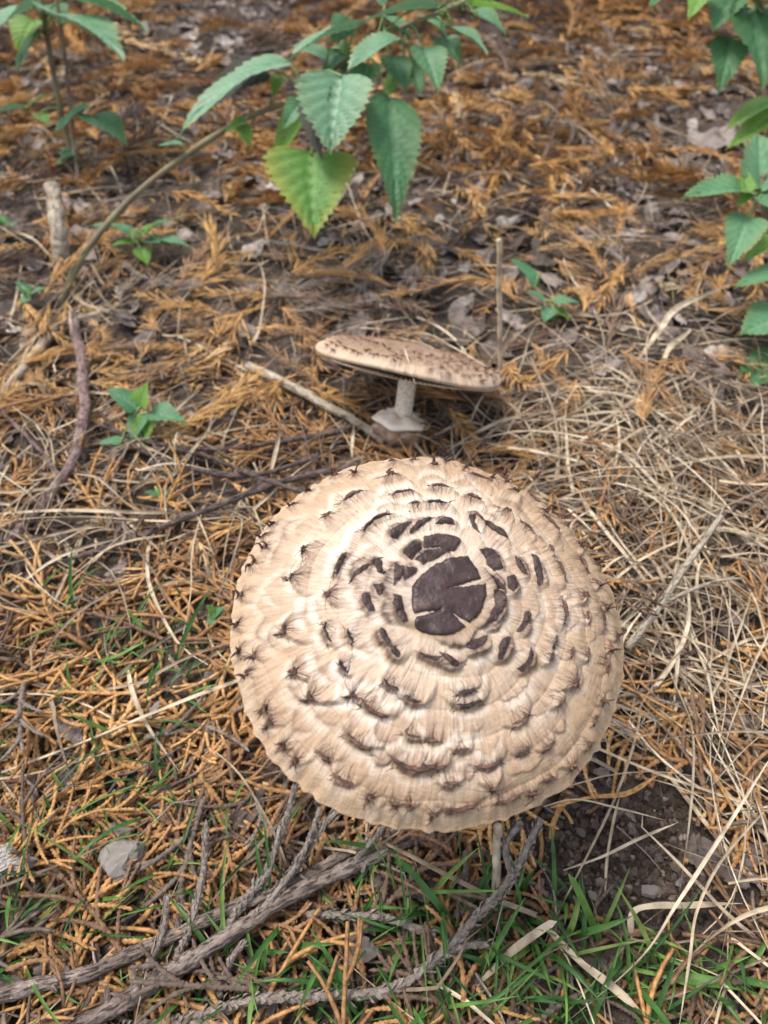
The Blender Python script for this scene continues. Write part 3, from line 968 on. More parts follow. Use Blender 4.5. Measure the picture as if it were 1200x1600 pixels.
for k in range(150):
    r = 0.25 + 0.73 * math.sqrt(random.random()); a = random.uniform(0, 2 * math.pi)
    sc2.append((r, a))
    x, y = r * math.cos(a), r * math.sin(a)
    dx, dy = RR2 * np.cos(TT2) - x, RR2 * np.sin(TT2) - y
    u = -dx * math.sin(a) + dy * math.cos(a); v = RR2 - r
    w = random.uniform(.04, .08)
    tang = smooth01((1 - np.abs(u) / w) / .5)
    rp = np.where(v < 0, np.clip(1 + v / .1, 0, 1), 1 - smooth01(v / .02))
    Hd2 = np.maximum(Hd2, .022 * rp * tang)
    dk2 = np.maximum(dk2, np.where(v < 0, np.exp(v / .02), np.exp(-np.clip(v, 0, 1) / .015)) * tang * .45)
    br2 = np.maximum(br2, np.where(v < 0, np.exp(v / .035), np.exp(-np.clip(v, 0, 1) / .02)) * tang * .9)


def zf2(r, a): return h2 * (1 - r ** 2.6) + 0.05 * R2 * np.exp(-(r / .25) ** 2) - 0.045 * R2 * np.clip((r - .9) / .1, 0, 1) ** 1.5 + 0.02 * R2 * np.sin(a * 3 + 1) * r ** 3


z2 = zf2(RR2, TT2) + Hd2 * R2
e2 = 1 + 0.02 * np.sin(TT2 * 3) * RR2 + 0.02 * (vnoise(TT2 * 22, RR2 * 0, 44) - .5) * smooth01((RR2 - .8) / .2)
top2 = np.stack([RR2 * np.cos(TT2) * R2 * e2, RR2 * np.sin(TT2) * R2 * e2, z2], -1)
lipa = top2[-1] * np.array([.992, .992, 1]) - np.array([0, 0, .0028]); lipb = top2[-1] * np.array([.93, .93, 1]) - np.array([0, 0, .0024])
V2c = np.concatenate([top2.reshape(-1, 3), lipa, lipb])
ii, jj = np.meshgrid(np.arange(NR2 + 1), np.arange(NT2), indexing='ij')
q = np.stack([ii * NT2 + jj, (ii + 1) * NT2 + jj, (ii + 1) * NT2 + (jj + 1) % NT2, ii * NT2 + (jj + 1) % NT2], -1).reshape(-1, 4)
c2me = mk_mesh('cap', V2c, q, None, {'pc': ext(np.cos(TT2)), 'ps': ext(np.sin(TT2)), 'pr': ext(RR2), 'brown': ext(np.clip(br2 * .8 + .95 * smooth01((.96 - RR2) / .35), 0, 1)),
                                       'dark': ext(dk2), 'pale': ext(.5 * smooth01((RR2 - .85) / .12)), 'stain': ext(RR2 * 0), 'rim': ext(RR2 * 0 + .55)})
cap2 = obj('cap', c2me, M['cap'], m2)
Mc2 = Matrix(((A2[0], B2[0], N2[0], O2[0] - l2[0]), (A2[1], B2[1], N2[1], O2[1] - l2[1]), (A2[2], B2[2], N2[2], O2[2] - l2[2]), (0, 0, 0, 1)))
cap2.matrix_local = Mc2
for k in range(len(sc2)):
    r, a = sc2[k]
    if r < .5 and k % 2: continue
    mb = MB()
    for _ in range(2):
        a_ = a + random.uniform(-.03, .03)
        t_ = np.linspace(0, 1, 5)
        rr_ = r - 0.01 + t_ * random.uniform(.02, .05)
        aa_ = a_ + t_ * random.uniform(-.04, .04)
        P = np.stack([rr_ * np.cos(aa_) * R2, rr_ * np.sin(aa_) * R2, zf2(r, a) + .021 * R2 + .012 * R2 * np.sin(t_ * 2)], -1)
        V, Q_, T_ = tube(P, .0009 * (1 - .8 * t_), 5); mb.add(V, Q_, T_)
    obj('scale', mb.mesh('scale'), M['scale_tan'], cap2)
obj('gills', gill_mesh(R2, lambda x: -0.050 * R2 - 0.0022 + 0.006 * (1 - x), 0.008, 130), M['flesh'], cap2)
sp = resample([foot2, foot2 * .4 + ring2 * .6, ring2 + N2 * .01, O2 + N2 * .004], 24)
V, Q_, T_ = tube(sp - l2, np.interp(np.linspace(0, 1, 24), [0, .2, .4, 1], [.013, .012, .0078, .0085]), 18)
mb = MB(); mb.add(V, Q_, T_); obj('stem', mb.mesh('stem'), M['fibrous'], m2)


def lathe(prf, na, ctr, ax, wob=0.06):
    ax = nrm(ax); s_ = nrm(np.cross(ax, [0, 1, 0.1])); f_ = np.cross(ax, s_)
    a = np.arange(na) * 2 * np.pi / na
    rows_ = []
    for (r, z) in prf:
        rw = r * (1 + wob * np.sin(a * 3 + 1) + wob * .6 * np.sin(a * 7))
        rows_.append(ctr + (rw * np.cos(a))[:, None] * s_ + (rw * np.sin(a))[:, None] * f_ + (z + .0015 * np.sin(a * 4))[:, None] * ax)
    V = np.array(rows_).reshape(-1, 3); n = len(prf)
    i = np.arange(n)[:, None]; j = np.arange(na)[None]
    Q_ = np.stack([i * na + j, i * na + (j + 1) % na, ((i + 1) % n) * na + (j + 1) % na, ((i + 1) % n) * na + j], -1).reshape(-1, 4)
    return V, Q_


axr = nrm(N2 * .65 + np.array([0, 0, .35]))
V, Q_ = lathe([(.006, .005), (.012, .003), (.020, .0015), (.0258, -.001), (.0255, -.003), (.016, -.003), (.006, -.003)], 48, ring2 - l2, axr)
mb = MB(); mb.add(V, Q_); obj('ring', mb.mesh('ring'), M['flesh'], m2)
V, Q_ = lathe([(.006, .0), (.019, -.001), (.0245, -.006), (.022, -.014), (.014, -.022), (.004, -.028)], 40, ring2 - l2 - axr * .004, axr, .1)
mb = MB(); mb.add(V, Q_); obj('ring_underside', mb.mesh('ring_underside'), M['mfoot'], m2)

# ------------------------------------------------------------------ nettles
def leaf_mesh(L, W, curl=0.5, fold=0.25, teeth=11, side=0.0, base=0.42, wav=0.02, tip=1.5):
    """leaf along +Y, face up +Z, base at the origin"""
    nu = teeth * 4 + 1; nv = 13
    u = np.linspace(0, 1, nu); s_ = np.linspace(-1, 1, nv)
    pw = (np.sin(np.pi * np.clip(u, 0, 1) ** base) ** 0.9) * (1 - u ** 4 * 0.3)
    pw = pw / pw.max()
    pw = np.maximum(pw, 0.03 * (1 - u)); pw[-1] = 0.0
    frac = (u * teeth) % 1.0
    tooth = (1 - frac) * 0.19 * np.clip(u * 8, 0, 1) * np.clip((1 - u) * 6, 0.2, 1)
    U, S = np.meshgrid(u, s_, indexing='ij')
    ed = np.abs(S) ** 6
    half = W / 2 * (pw[:, None] * (1 + ed * tooth[:, None]))
    X = S * half
    Y = U * L + ed * tooth[:, None] * L * 0.25
    q_ = (U - 0.28 * np.abs(S)) * 7
    dv = np.abs(q_ - np.round(q_))
    lat = np.exp(-(dv / 0.10) ** 2) * (np.abs(S) < 0.95)
    mid = np.exp(-(np.abs(X) / (0.02 * W + 1e-9)) ** 2)
    fine = np.exp(-((np.abs(((U + .3 * np.abs(S)) * 22) % 1 - .5)) / .12) ** 2) * .25
    vein = np.maximum(np.maximum(mid, lat * 0.8), fine)
    Zh = -0.026 * W * lat - 0.035 * W * mid + 0.010 * W * np.sin(np.clip(dv, 0, .5) * np.pi)
    Zh += fold * np.abs(X) + wav * L * np.sin(U * 9 + S * 1.7) * np.abs(S) * .5
    # bend along the length
    th = curl * U
    k = curl if abs(curl) > 1e-3 else 1e-3
    yb = L * np.sin(k * Y / L) / k; zb = -L * (1 - np.cos(k * Y / L)) / k
    Yn = yb + Zh * np.sin(k * Y / L); Zn = zb + Zh * np.cos(k * Y / L)
    X = X + side * L * U ** 2
    V = np.stack([X, Yn, Zn], -1).reshape(-1, 3)
    i, j = np.meshgrid(np.arange(nu - 1), np.arange(nv - 1), indexing='ij')
    Q_ = np.stack([i * nv + j, i * nv + j + 1, (i + 1) * nv + j + 1, (i + 1) * nv + j], -1).reshape(-1, 4)
    return mk_mesh('leaf', V, Q_, None, {'vein': vein.ravel(), 'edge': np.clip(np.abs(S) ** 3 + (U > .85) * .6, 0, 1).ravel()})


def frame_from(Bp, Tp, nh):
    y = nrm(Tp - Bp); z = np.asarray(nh, float); z = nrm(z - y * (z @ y)); x = np.cross(y, z)
    return x, y, z


TOCAM = nrm(-FW)


def add_leaf(plant, attach, b, tp, wpx, mat, curl=0.5, nh=None, name='leaf', fold=.25, teeth=11, base=.42, side=0.0, label=None):
    """b, tp = (px, py, depth) of leaf base and tip; attach = stem point the petiole springs from"""
    ploc = np.array(plant.location)
    Bp, Tp = at(*b), at(*tp)
    D = np.linalg.norm(Tp - Bp)
    k = abs(curl)
    L = D / (math.sin(k / 2) / (k / 2) if k > 1e-3 else 1)
    W = wpx / FPX * (b[2] + tp[2]) / 2
    nh = TOCAM * .75 + np.array([0, 0, .6]) if nh is None else nh[0] * XR + nh[1] * UP + nh[2] * TOCAM
    x, y, z = frame_from(Bp, Tp, nh)
    # chord direction -> initial tangent
    a = curl / 2
    y2 = y * math.cos(a) + z * math.sin(a); z2_ = z * math.cos(a) - y * math.sin(a)
    o = obj(name, leaf_mesh(L, W * random.uniform(.95, 1.08), curl, fold + random.uniform(-.08, .12), teeth + random.choice([0, 1, 2, 3]), side + random.uniform(-.07, .07), base, random.uniform(.02, .06)), mat, plant)
    Mx = Matrix(((x[0], y2[0], z2_[0], Bp[0] - ploc[0]), (x[1], y2[1], z2_[1], Bp[1] - ploc[1]), (x[2], y2[2], z2_[2], Bp[2] - ploc[2]), (0, 0, 0, 1)))
    o.matrix_local = Mx
    if label: o['label'] = label
    if attach is not None:
        Sp = at(*attach) if len(attach) == 3 and attach[0] > 2 else np.array(attach)
        mid = (Sp + Bp) / 2 + np.array([0, 0, .15 * np.linalg.norm(Bp - Sp)])
        P = resample([Sp, mid, Bp, Bp + y2 * L * .03], 10) - ploc
        V, Q_, T_ = tube(P, .0011, 6)
        mb = MB(); mb.add(V, Q_, T_)
        pm = mb.mesh('petiole')
        po = obj('petiole', pm, M['gstem'], o)
        po.matrix_parent_inverse = Matrix.Identity(4)
        po.matrix_local = Mx.inverted()
    return o


def stem_part(plant, pts, r0, r1, mat, name='stem', n=40, nodes=True):
    ploc = np.array(plant.location)
    P = resample([np.array(p_) for p_ in pts], n) - ploc
    rad = np.linspace(r0, r1, n) * (1 + (0.18 * (np.sin(np.linspace(0, 22, n)) > .9) if nodes else 0))
    V, Q_, T_ = tube(P, rad, 8, 1.0, .04)
    mb = MB(); mb.add(V, Q_, T_)
    return obj(name, mb.mesh(name), mat, plant)


# leaning nettle rooted on the left, tip hanging over the litter
b0 = gp(93, 485, -0.004)
nA = empty('nettle_plant', b0 + np.array([0, 0, .004]))
tag(nA, 'leaning stinging nettle with one yellow-green leaf and some blackened leaves', 'nettle', 'stinging nettles')
stem_part(nA, [b0, at(128, 402, .795), at(205, 310, .80), at(300, 236, .80), at(390, 182, .79), at(478, 150, .775), at(520, 110, .76), at(590, 60, .75), at(720, 5, .73), at(760, -25, .725)], .0038, .0020, M['stem'], n=60)
L_ = add_leaf
L_(nA, (478, 150, .775), (450, 97, .765), (278, 218, .74), 62, M['leaf_pale'], .7, (-.35, .45, .85), side=-.0, label='pale drooping leaf with grey-green upper side')
L_(nA, (478, 150, .775), (415, 108, .775), (318, 178, .775), 70, M['leaf_black'], .6, (-.3, .2, .9), label='blackened withered leaf')
L_(nA, (478, 150, .775), (531, 117, .70), (512, 241, .69), 100, M['leaf_pale'], .35, (-.05, .35, .95), base=.55, label='pale blue-green rounded leaf')
L_(nA, (500, 140, .77), (500, 135, .715), (497, 252, .705), 60, M['leaf_black'], .35, (-.6, .1, .8), label='blackened curled leaf')
L_(nA, (490, 145, .77), (487, 237, .735), (484, 372, .72), 124, M['leaf_yellow'], .3, (.05, .15, 1), base=.40, label='broad yellow-green leaf turning yellow at its tip')
L_(nA, (560, 80, .755), (607, 150, .72), (621, 348, .70), 80, M['leaf_dark'], .25, (.25, .15, .95), base=.5, teeth=16, label='long dark green hanging leaf')
L_(nA, (478, 150, .775), (482, 168, .78), (432, 252, .775), 52, M['leaf_bright'], .3, (-.4, .2, .9))
L_(nA, (540, 92, .758), (560, 42, .74), (452, 92, .715), 62, M['leaf_pale'], .5, (-.1, .85, .5))
L_(nA, (560, 80, .755), (625, 62, .72), (540, 112, .70), 66, M['leaf_pale'], .4, (.1, .8, .6), base=.5)
L_(nA, (590, 60, .75), (684, 12, .725), (560, 36, .72), 40, M['leaf_pale'], .4, (0, .95, .35))
L_(nA, (640, 38, .742), (660, 75, .735), (690, 145, .725), 56, M['leaf_mid'], .3, (.2, .3, .9))
L_(nA, (660, 30, .74), (702, 42, .735), (764, 84, .72), 52, M['leaf_pale'], .4, (.2, .7, .6))
L_(nA, (590, 60, .75), (612, 88, .745), (632, 146, .74), 44, M['leaf_mid'], .3, (.2, .3, .9))
L_(nA, (720, 5, .73), (735, 8, .73), (826, 26, .72), 34, M['leaf_bright'], .3, (0, .8, .5))
L_(nA, (520, 110, .76), (535, 88, .755), (500, 125, .75), 34, M['leaf_dark'], .3, (-.2, .6, .7))
L_(nA, (545, 90, .758), (520, 75, .765), (545, 118, .765), 40, M['leaf_dark'], .2, (-.2, .4, .8))
L_(nA, (590, 60, .75), (600, 25, .745), (640, 62, .74), 50, M['leaf_mid'], .3, (.1, .8, .5))
L_(nA, (390, 182, .79), (384, 188, .787), (352, 210, .785), 22, M['leaf_bright'], .3, (0, .5, .8))
L_(nA, (390, 182, .79), (378, 196, .787), (392, 232, .785), 24, M['leaf_bright'], .3, (0, .5, .8))
L_(nA, (420, 168, .786), (440, 120, .78), (425, 150, .775), 24, M['leaf_bright'], .3, (0, .5, .8))
L_(nA, (290, 240, .80), (285, 226, .795), (246, 228, .79), 20, M['leaf_mid'], .3, (0, .7, .6))
for (bx, by, tx_, ty_, w_, mk_) in ((575, 100, 565, 150, 46, 'leaf_dark'), (640, 90, 655, 150, 44, 'leaf_mid'), (600, 8, 560, -30, 44, 'leaf_pale'), (690, 60, 720, 105, 40, 'leaf_mid'), (655, 25, 700, 60, 44, 'leaf_mid'), (510, 90, 455, 70, 34, 'leaf_pale'), (540, 60, 520, 20, 40, 'leaf_mid'),
                                   (740, 15, 790, 55, 36, 'leaf_mid'), (630, 110, 600, 160, 34, 'leaf_bright'), (470, 160, 440, 205, 34, 'leaf_mid')):
    L_(nA, (min(max(bx, 500), 700), 120 - (min(max(bx, 500), 700) - 500) * .55, .765 - (min(max(bx, 500), 700) - 500) * .00015), (bx, by, .755), (tx_, ty_, .745), w_, M[mk_], random.uniform(.2, .6), (random.uniform(-.3, .3), random.uniform(.3, .8), .7))
# flower strings
for (fx, fy, tx_, ty_) in ((690, 15, 705, 35), (715, 6, 745, 22), (735, -5, 690, 5), (745, -10, 775, 12)):
    mb = MB()
    P = resample([at(fx, fy, .732), at((fx + tx_) / 2, (fy + ty_) / 2 - 8, .728), at(tx_, ty_, .725)], 14) - np.array(nA.location)
    V, Q_, T_ = tube(P, .0005, 4); mb.add(V, Q_, T_)
    for _ in range(45):
        c_ = P[rng.integers(14)] + rng.normal(0, .0022, 3)
        s_ = rng.uniform(.0007, .0013)
        V = c_ + s_ * np.array([[1, 0, 0], [-1, 0, 0], [0, 1, 0], [0, -1, 0], [0, 0, 1], [0, 0, -1]])
        mb.add(V, None, [(0, 2, 4), (2, 1, 4), (1, 3, 4), (3, 0, 4), (2, 0, 5), (1, 2, 5), (3, 1, 5), (0, 3, 5)])
    obj('flower_string', mb.mesh('flower_string'), M['leaf_bright'] if False else M['gstem'], nA)

# nettle at the back left
b0 = gp(132, 292, -.004)
nB = empty('nettle_plant', b0 + np.array([0, 0, .004]))
tag(nB, 'upright stinging nettle with pale toothed leaves over two bare stems', 'nettle', 'stinging nettles')
stem_part(nB, [b0, at(112, 240, .965), at(90, 150, .93), at(74, 60, .90), at(60, -30, .87)], .0048, .003, M['stem'])
stem_part(nB, [gp(128, 318, -.004), at(116, 230, .95), at(106, 130, .92), at(98, 60, .90), at(85, -20, .88)], .0028, .002, M['bstem'])
L_(nB, (74, 60, .90), (82, 22, .88), (186, 90, .83), 104, M['leaf_pale'], .45, (.1, .85, .45), base=.5)
L_(nB, (70, 40, .89), (52, 10, .88), (-22, 62, .83), 84, M['leaf_pale'], .4, (-.2, .8, .5), base=.5)
L_(nB, (70, 30, .89), (110, -4, .89), (232, 48, .88), 70, M['leaf_mid'], .4, (.2, .9, .4))
L_(nB, (78, 70, .905), (66, 50, .90), (28, 112, .87), 40, M['leaf_mid'], .4, (-.4, .6, .7))
L_(nB, (78, 60, .905), (55, 32, .91), (28, 80, .90), 56, M['leaf_bright'], .3, (-.1, .3, .9))
L_(nB, (85, 40, .90), (70, 8, .90), (100, 40, .89), 56, M['leaf_dark'], .3, (.2, .6, .7))
L_(nB, (105, 190, .94), (142, 180, .93), (196, 228, .91), 54, M['leaf_dark'], .4, (.2, .6, .7))
L_(nB, (105, 180, .94), (140, 166, .93), (84, 210, .91), 34, M['leaf_mid'], .4, (-.1, .7, .6))
L_(nB, (112, 235, .96), (120, 238, .955), (84, 262, .95), 24, M['leaf_mid'], .3, (0, .7, .6))
L_(nB, (112, 235, .96), (98, 236, .955), (130, 262, .95), 24, M['leaf_mid'], .3, (0, .7, .6))
L_(nB, (90, 150, .93), (42, 168, .93), (-20, 180, .92), 26, M['leaf_pale'], .3, (0, .9, .4))
L_(nB, (95, 170, .93), (60, 180, .93), (78, 196, .92), 22, M['leaf_bright'], .3, (0, .7, .6))

# nettle on the right
b0 = gp(1245, 640, -.004)
nC = empty('nettle_plant', b0 + np.array([0, 0, .004]))
tag(nC, 'dark green stinging nettle with layered pairs of hanging pointed leaves', 'nettle', 'stinging nettles')
stem_part(nC, [b0, at(1235, 560, .70), at(1215, 430, .71), at(1192, 300, .705), at(1195, 270, .70)], .0045, .0028, M['stem'])
L_(nC, (1192, 300, .705), (1165, 300, .70), (1066, 312, .685), 60, M['leaf_mid'], .4, (-.1, .6, .75))
L_(nC, (1192, 300, .705), (1170, 338, .695), (1140, 420, .68), 56, M['leaf_mid'], .35, (-.1, .45, .9))
L_(nC, (1192, 300, .705), (1190, 300, .70), (1180, 205, .72), 70, M['leaf_mid'], .3, (.1, .4, .9), base=.5)
L_(nC, (1192, 300, .705), (1180, 305, .70), (1240, 345, .69), 56, M['leaf_mid'], .3, (.1, .6, .75))
L_(nC, (1192, 300, .705), (1168, 300, .692), (1160, 262, .70), 22, M['leaf_bright'], .3, (0, .5, .8))
L_(nC, (1192, 300, .705), (1172, 300, .690), (1150, 325, .685), 20, M['leaf_bright'], .3, (0, .5, .8))
L_(nC, (1210, 400, .71), (1215, 372, .70), (1160, 412, .69), 26, M['leaf_bright'], .3, (0, .6, .8))
L_(nC, (1215, 430, .71), (1225, 428, .70), (1142, 448, .685), 52, M['leaf_mid'], .3, (0, .7, .6))
L_(nC, (1225, 500, .705), (1228, 500, .70), (1152, 520, .685), 78, M['leaf_mid'], .4, (-.1, .6, .8), base=.5)
L_(nC, (1230, 540, .70), (1222, 560, .695), (1138, 628, .68), 62, M['leaf_dark'], .35, (-.2, .5, .8))
L_(nC, (1230, 540, .70), (1240, 540, .69), (1260, 620, .68), 60, M['leaf_dark'], .35, (.2, .5, .8))

# nettle at the back right corner
b0 = gp(1262, 330, -.004)
nD = empty('nettle_plant', b0 + np.array([0, 0, .004]))
tag(nD, 'tall stinging nettle with bright young leaves above large dark leaves', 'nettle', 'stinging nettles')
stem_part(nD, [b0, at(1245, 230, .84), at(1215, 90, .78), at(1180, -10, .745), at(1165, -60, .73)], .0045, .003, M['stem'])
L_(nD, (1200, 60, .765), (1168, 10, .76), (1195, 140, .74), 92, M['leaf_dark'], .35, (.1, .4, .9), base=.5)
L_(nD, (1205, 70, .77), (1140, 60, .765), (1128, 148, .755), 52, M['leaf_dark'], .3, (-.1, .3, .95))
L_(nD, (1190, 20, .75), (1150, -8, .755), (1108, 50, .745), 62, M['leaf_dark'], .3, (-.2, .5, .8))
L_(nD, (1180, -10, .745), (1110, -22, .745), (1072, 32, .735), 40, M['leaf_bright'], .3, (-.2, .5, .8))
L_(nD, (1180, -10, .745), (1180, -12, .74), (1225, 26, .735), 50, M['leaf_mid'], .3, (.1, .7, .6))
L_(nD, (1180, -10, .745), (1060, -32, .76), (1012, 14, .76), 40, M['leaf_dark'], .3, (-.1, .6, .7))
L_(nD, (1240, 215, .835), (1215, 160, .80), (1126, 204, .78), 44, M['leaf_bright'], .4, (0, .7, .6))
L_(nD, (1240, 215, .835), (1212, 176, .80), (1140, 238, .78), 40, M['leaf_bright'], .3, (0, .5, .8))
L_(nD, (1240, 225, .835), (1225, 212, .80), (1175, 252, .79), 38, M['leaf_mid'], .3, (0, .5, .8))

# ------------------------------------------------------------------ seedlings
def seedling(px, py, leaves, label, depth_lift=.02, mat='seedling', group='green seedlings in the litter', cat='seedling', name='seedling'):
    b_ = gp(px, py, -.003)
    z0 = float((b_ - CAM) @ FW)
    s_ = empty(name, b_ + np.array([0, 0, .003]))
    tag(s_, label, cat, group)
    top_ = b_ + np.array([0, 0, depth_lift])
    stem_part(s_, [b_, (b_ + top_) / 2 + np.array([.001, 0, 0]), top_], .0012, .0009, M['gstem'], n=8, nodes=False)
    for (bx, by, tx_, ty_, w, mk) in leaves:
        zz = z0 - depth_lift * .8
        add_leaf(s_, tuple(top_), (bx, by, zz), (tx_, ty_, zz - .004), w, M[mk or mat], .4, (0.05 * random.uniform(-1, 1), .75, .65), teeth=7)
    return s_


seedling(222, 690, [(215, 640, 165, 608, 46, None), (232, 645, 292, 662, 44, None), (220, 635, 232, 598, 34, 'leaf_bright'), (222, 650, 205, 690, 30, None), (228, 652, 222, 702, 32, 'leaf_bright'), (190, 690, 152, 694, 24, None)], 'young nettle seedling with toothed blue-green leaves on needle litter', .028)
seedling(215, 408, [(205, 365, 168, 350, 28, None), (215, 372, 255, 345, 26, 'leaf_bright'), (210, 380, 172, 385, 26, 'leaf_bright'), (225, 378, 268, 384, 30, None), (220, 388, 230, 415, 26, 'leaf_bright'), (250, 375, 300, 388, 22, None), (200, 360, 140, 352, 20, None), (230, 360, 285, 340, 18, 'leaf_mid')], 'low clump of small rounded seedling leaves under the leaning nettle', .034)
seedling(862, 510, [(850, 470, 822, 455, 24, None), (865, 475, 905, 472, 26, None), (862, 482, 850, 505, 26, None), (868, 484, 890, 500, 22, 'leaf_bright')], 'seedling of small bright leaves on grey debris behind the mushrooms', .028)
seedling(836, 462, [(836, 448, 797, 402, 38, None)], 'seedling with one rounded dark green leaf', .028)
seedling(334, 978, [(334, 960, 322, 945, 18, 'leaf_bright'), (336, 962, 352, 950, 18, None), (334, 966, 330, 982, 18, None), (336, 965, 352, 976, 16, None)], 'tiny three-leaved clover seedling beside the large cap', .014)
seedling(45, 480, [(44, 458, 22, 440, 22, None), (48, 460, 72, 450, 22, None), (46, 465, 30, 478, 20, None)], 'small seedling beside the foot of the leaning nettle', .028)
seedling(12, 372, [(10, 350, -8, 335, 18, None), (14, 350, 28, 358, 18, None)], 'small pale seedling near the bare wooden stub', .028)
seedling(250, 390 + 520 - 130, [(248, 775, 225, 768, 14, None), (252, 776, 275, 770, 14, None)], 'tiny seedling among dry grass near the dark twigs', .016)

# ------------------------------------------------------------------ twigs and branches
def path_from(pts, n=50):
    P = [gp(x, y, h) for (x, y, h) in pts]
    return resample(P, n)


def twig(name, pts, r0, r1, mat, label, cat='twig', group=None, jit=.12, bumps=.15, sides=8, n=60, stubs=0):
    P = path_from(pts, n)
    o_ = P[0].copy(); o_[2] = float(gz(o_[0], o_[1]))
    ln = np.linspace(0, 1, n)
    ja = min(.0012, r0 * .22)
    P = P + np.stack([ja * (vnoise(ln * 14 + P[0, 0] * 90, ln * 0, 51) - .5) * 2, ja * (vnoise(ln * 14, ln * 0 + 5 + P[0, 1] * 90, 52) - .5) * 2, ln * 0], -1)
    rad = np.interp(ln, [0, 1], [r0, r1]) * (1 + bumps * (vnoise(ln * 25, ln * 0 + P[0, 0] * 50, 53) - .5) * 2)
    V, Q_, T_ = tube(P - o_, rad, sides, 1.0, jit)
    mb = MB(); mb.add(V, Q_, T_, **tattr(P, sides))
    for _ in range(stubs):
        k = rng.integers(3, n - 3); a = rng.uniform(0, 6.28)
        d = nrm(np.array([math.cos(a), math.sin(a), .5]))
        ql = rng.uniform(.004, .012)
        PP = np.array([P[k] - o_, P[k] - o_ + d * ql * .6, P[k] - o_ + d * ql])
        V, Q_, T_ = tube(PP, [rad[k] * .5, rad[k] * .4, rad[k] * .25], 5); mb.add(V, Q_, T_, **tattr(PP, 5))
    w = obj(name, mb.mesh(name), mat)
    w.color = (.85, .85, .85, 1)
    w.location = o_
    tag(w, label, cat, group)
    return w, P


def scaly(P, r0, r1, step=.0030, mb=None, spread=1.0):
    """twig clothed in small overlapping pointed scale leaves"""
    mb = mb or MB()
    seg = np.linalg.norm(np.diff(P, axis=0), axis=1).sum()
    n = max(6, int(seg / step))
    C_ = resample(P, n)
    rad = np.linspace(r0, r1, n)
    V, Q_, T_ = tube(C_, rad * .78, 6, 1, .12); mb.add(V, Q_, T_)
    Tn = nrm(np.gradient(C_, axis=0))
    for k in range(n - 1):
        ref = np.array([0, 0, 1.0]); s_ = nrm(np.cross(Tn[k], ref)); f_ = np.cross(s_, Tn[k])
        for m_ in range(4):
            if rng.random() < .22: continue
            a = m_ * math.pi / 2 + (k % 2) * math.pi / 4 + rng.uniform(-.6, .6)
            d = s_ * math.cos(a) + f_ * math.sin(a); e = np.cross(Tn[k], d)
            r = rad[k]; ln_ = step * rng.uniform(1.1, 1.9); op = spread * (rng.uniform(.75, 1.15) if rng.random() < .8 else rng.uniform(1.2, 2.1))
            b_ = C_[k] + d * r * .55
            tipp = C_[k] + Tn[k] * ln_ + d * r * op
            m1 = C_[k] + Tn[k] * ln_ * .45 + d * r * (.55 + .45 * op)
            V = np.array([b_ + e * r * .5, b_ - e * r * .5, m1 - e * r * .55, m1 + e * r * .55, tipp, m1 + d * r * .18])
            mb.add(V, None, [(0, 1, 5), (1, 2, 5), (2, 4, 5), (4, 3, 5), (3, 0, 5)])
    return mb


def scaly_twig(pts, r0, r1, label, kids=(), group='scaly conifer twigs', step=.0030, mat='scaletwig', spread=1.0):
    P = path_from(pts, 40)
    o_ = P[0].copy(); o_[2] = float(gz(o_[0], o_[1]))
    w = empty('conifer_twig', o_)
    tag(w, label, 'twig', group)
    obj('main_stem', scaly(P - o_, r0, r1, step, spread=spread).mesh('main_stem', smooth=False), M[mat], w)
    for kp in kids:
        K = path_from(kp, 24)
        obj('side_shoot', scaly(K - o_, r0 * .75, r1 * .8, step, spread=spread).mesh('side_shoot', smooth=False), M[mat], w)
    return w


# the two long grey branches in front of the large mushroom
br1, P1 = twig('branch', [(-60, 1568, .012), (60, 1540, .014), (160, 1512, .014), (300, 1448, .016), (430, 1392, .016), (520, 1345, .014), (620, 1296, .008)], .0040, .0032, M['bark_grey'],
               'grey-brown branch with peeling bark in front of the large mushroom, the upper of two', 'branch', None, .14, .16, 12, 90, 6)
br2, P2 = twig('branch', [(60, 1640, .014), (200, 1560, .016), (320, 1482, .018), (450, 1405, .018), (560, 1350, .014), (680, 1296, .006)], .0050, .0038, M['bark_grey'],
               'thick grey-brown branch that merges beside a thinner one under the cap, the lower of two', 'branch', None, .14, .16, 12, 90, 7)
scaly_twig([(330, 1478, .014), (385, 1405, .020), (430, 1330, .026), (462, 1228, .034)], .0031, .0022, 'grey scaly conifer twig rising from the two branches to the cap', [[(385, 1405, .02), (420, 1360, .026), (438, 1290, .03)]])
scaly_twig([(275, 1500, .012), (300, 1440, .018), (318, 1360, .02), (322, 1285, .024)], .0030, .002, 'slender grey scaly conifer twig crossing orange sprigs beside the grey stone')
scaly_twig([(430, 1400, .02), (470, 1345, .024), (505, 1290, .03), (525, 1270, .034)], .0028, .002, 'short grey scaly conifer twig leaning up under the cap edge')
scaly_twig([(480, 1428, .012), (540, 1430, .016), (600, 1434, .018), (680, 1462, .014)], .0028, .0024, 'grey scaly conifer twig lying level between branch and brown stone')
scaly_twig([(225, 1612, .010), (300, 1588, .014), (400, 1562, .017), (500, 1556, .018), (610, 1545, .018), (690, 1490, .020), (745, 1432, .024), (800, 1370, .034), (845, 1280, .052)], .0034, .0026, 'long pale scaly conifer twig curving up from grass to the cap edge', [[(800, 1370, .034), (790, 1320, .04), (815, 1285, .05)], [(690, 1490, .02), (740, 1475, .02), (770, 1480, .018)]], spread=1.15)
scaly_twig([(340, 1560, .01), (360, 1500, .014), (385, 1470, .016)], .0026, .002, 'short grey scaly twig stub among orange sprigs by the lower branch')

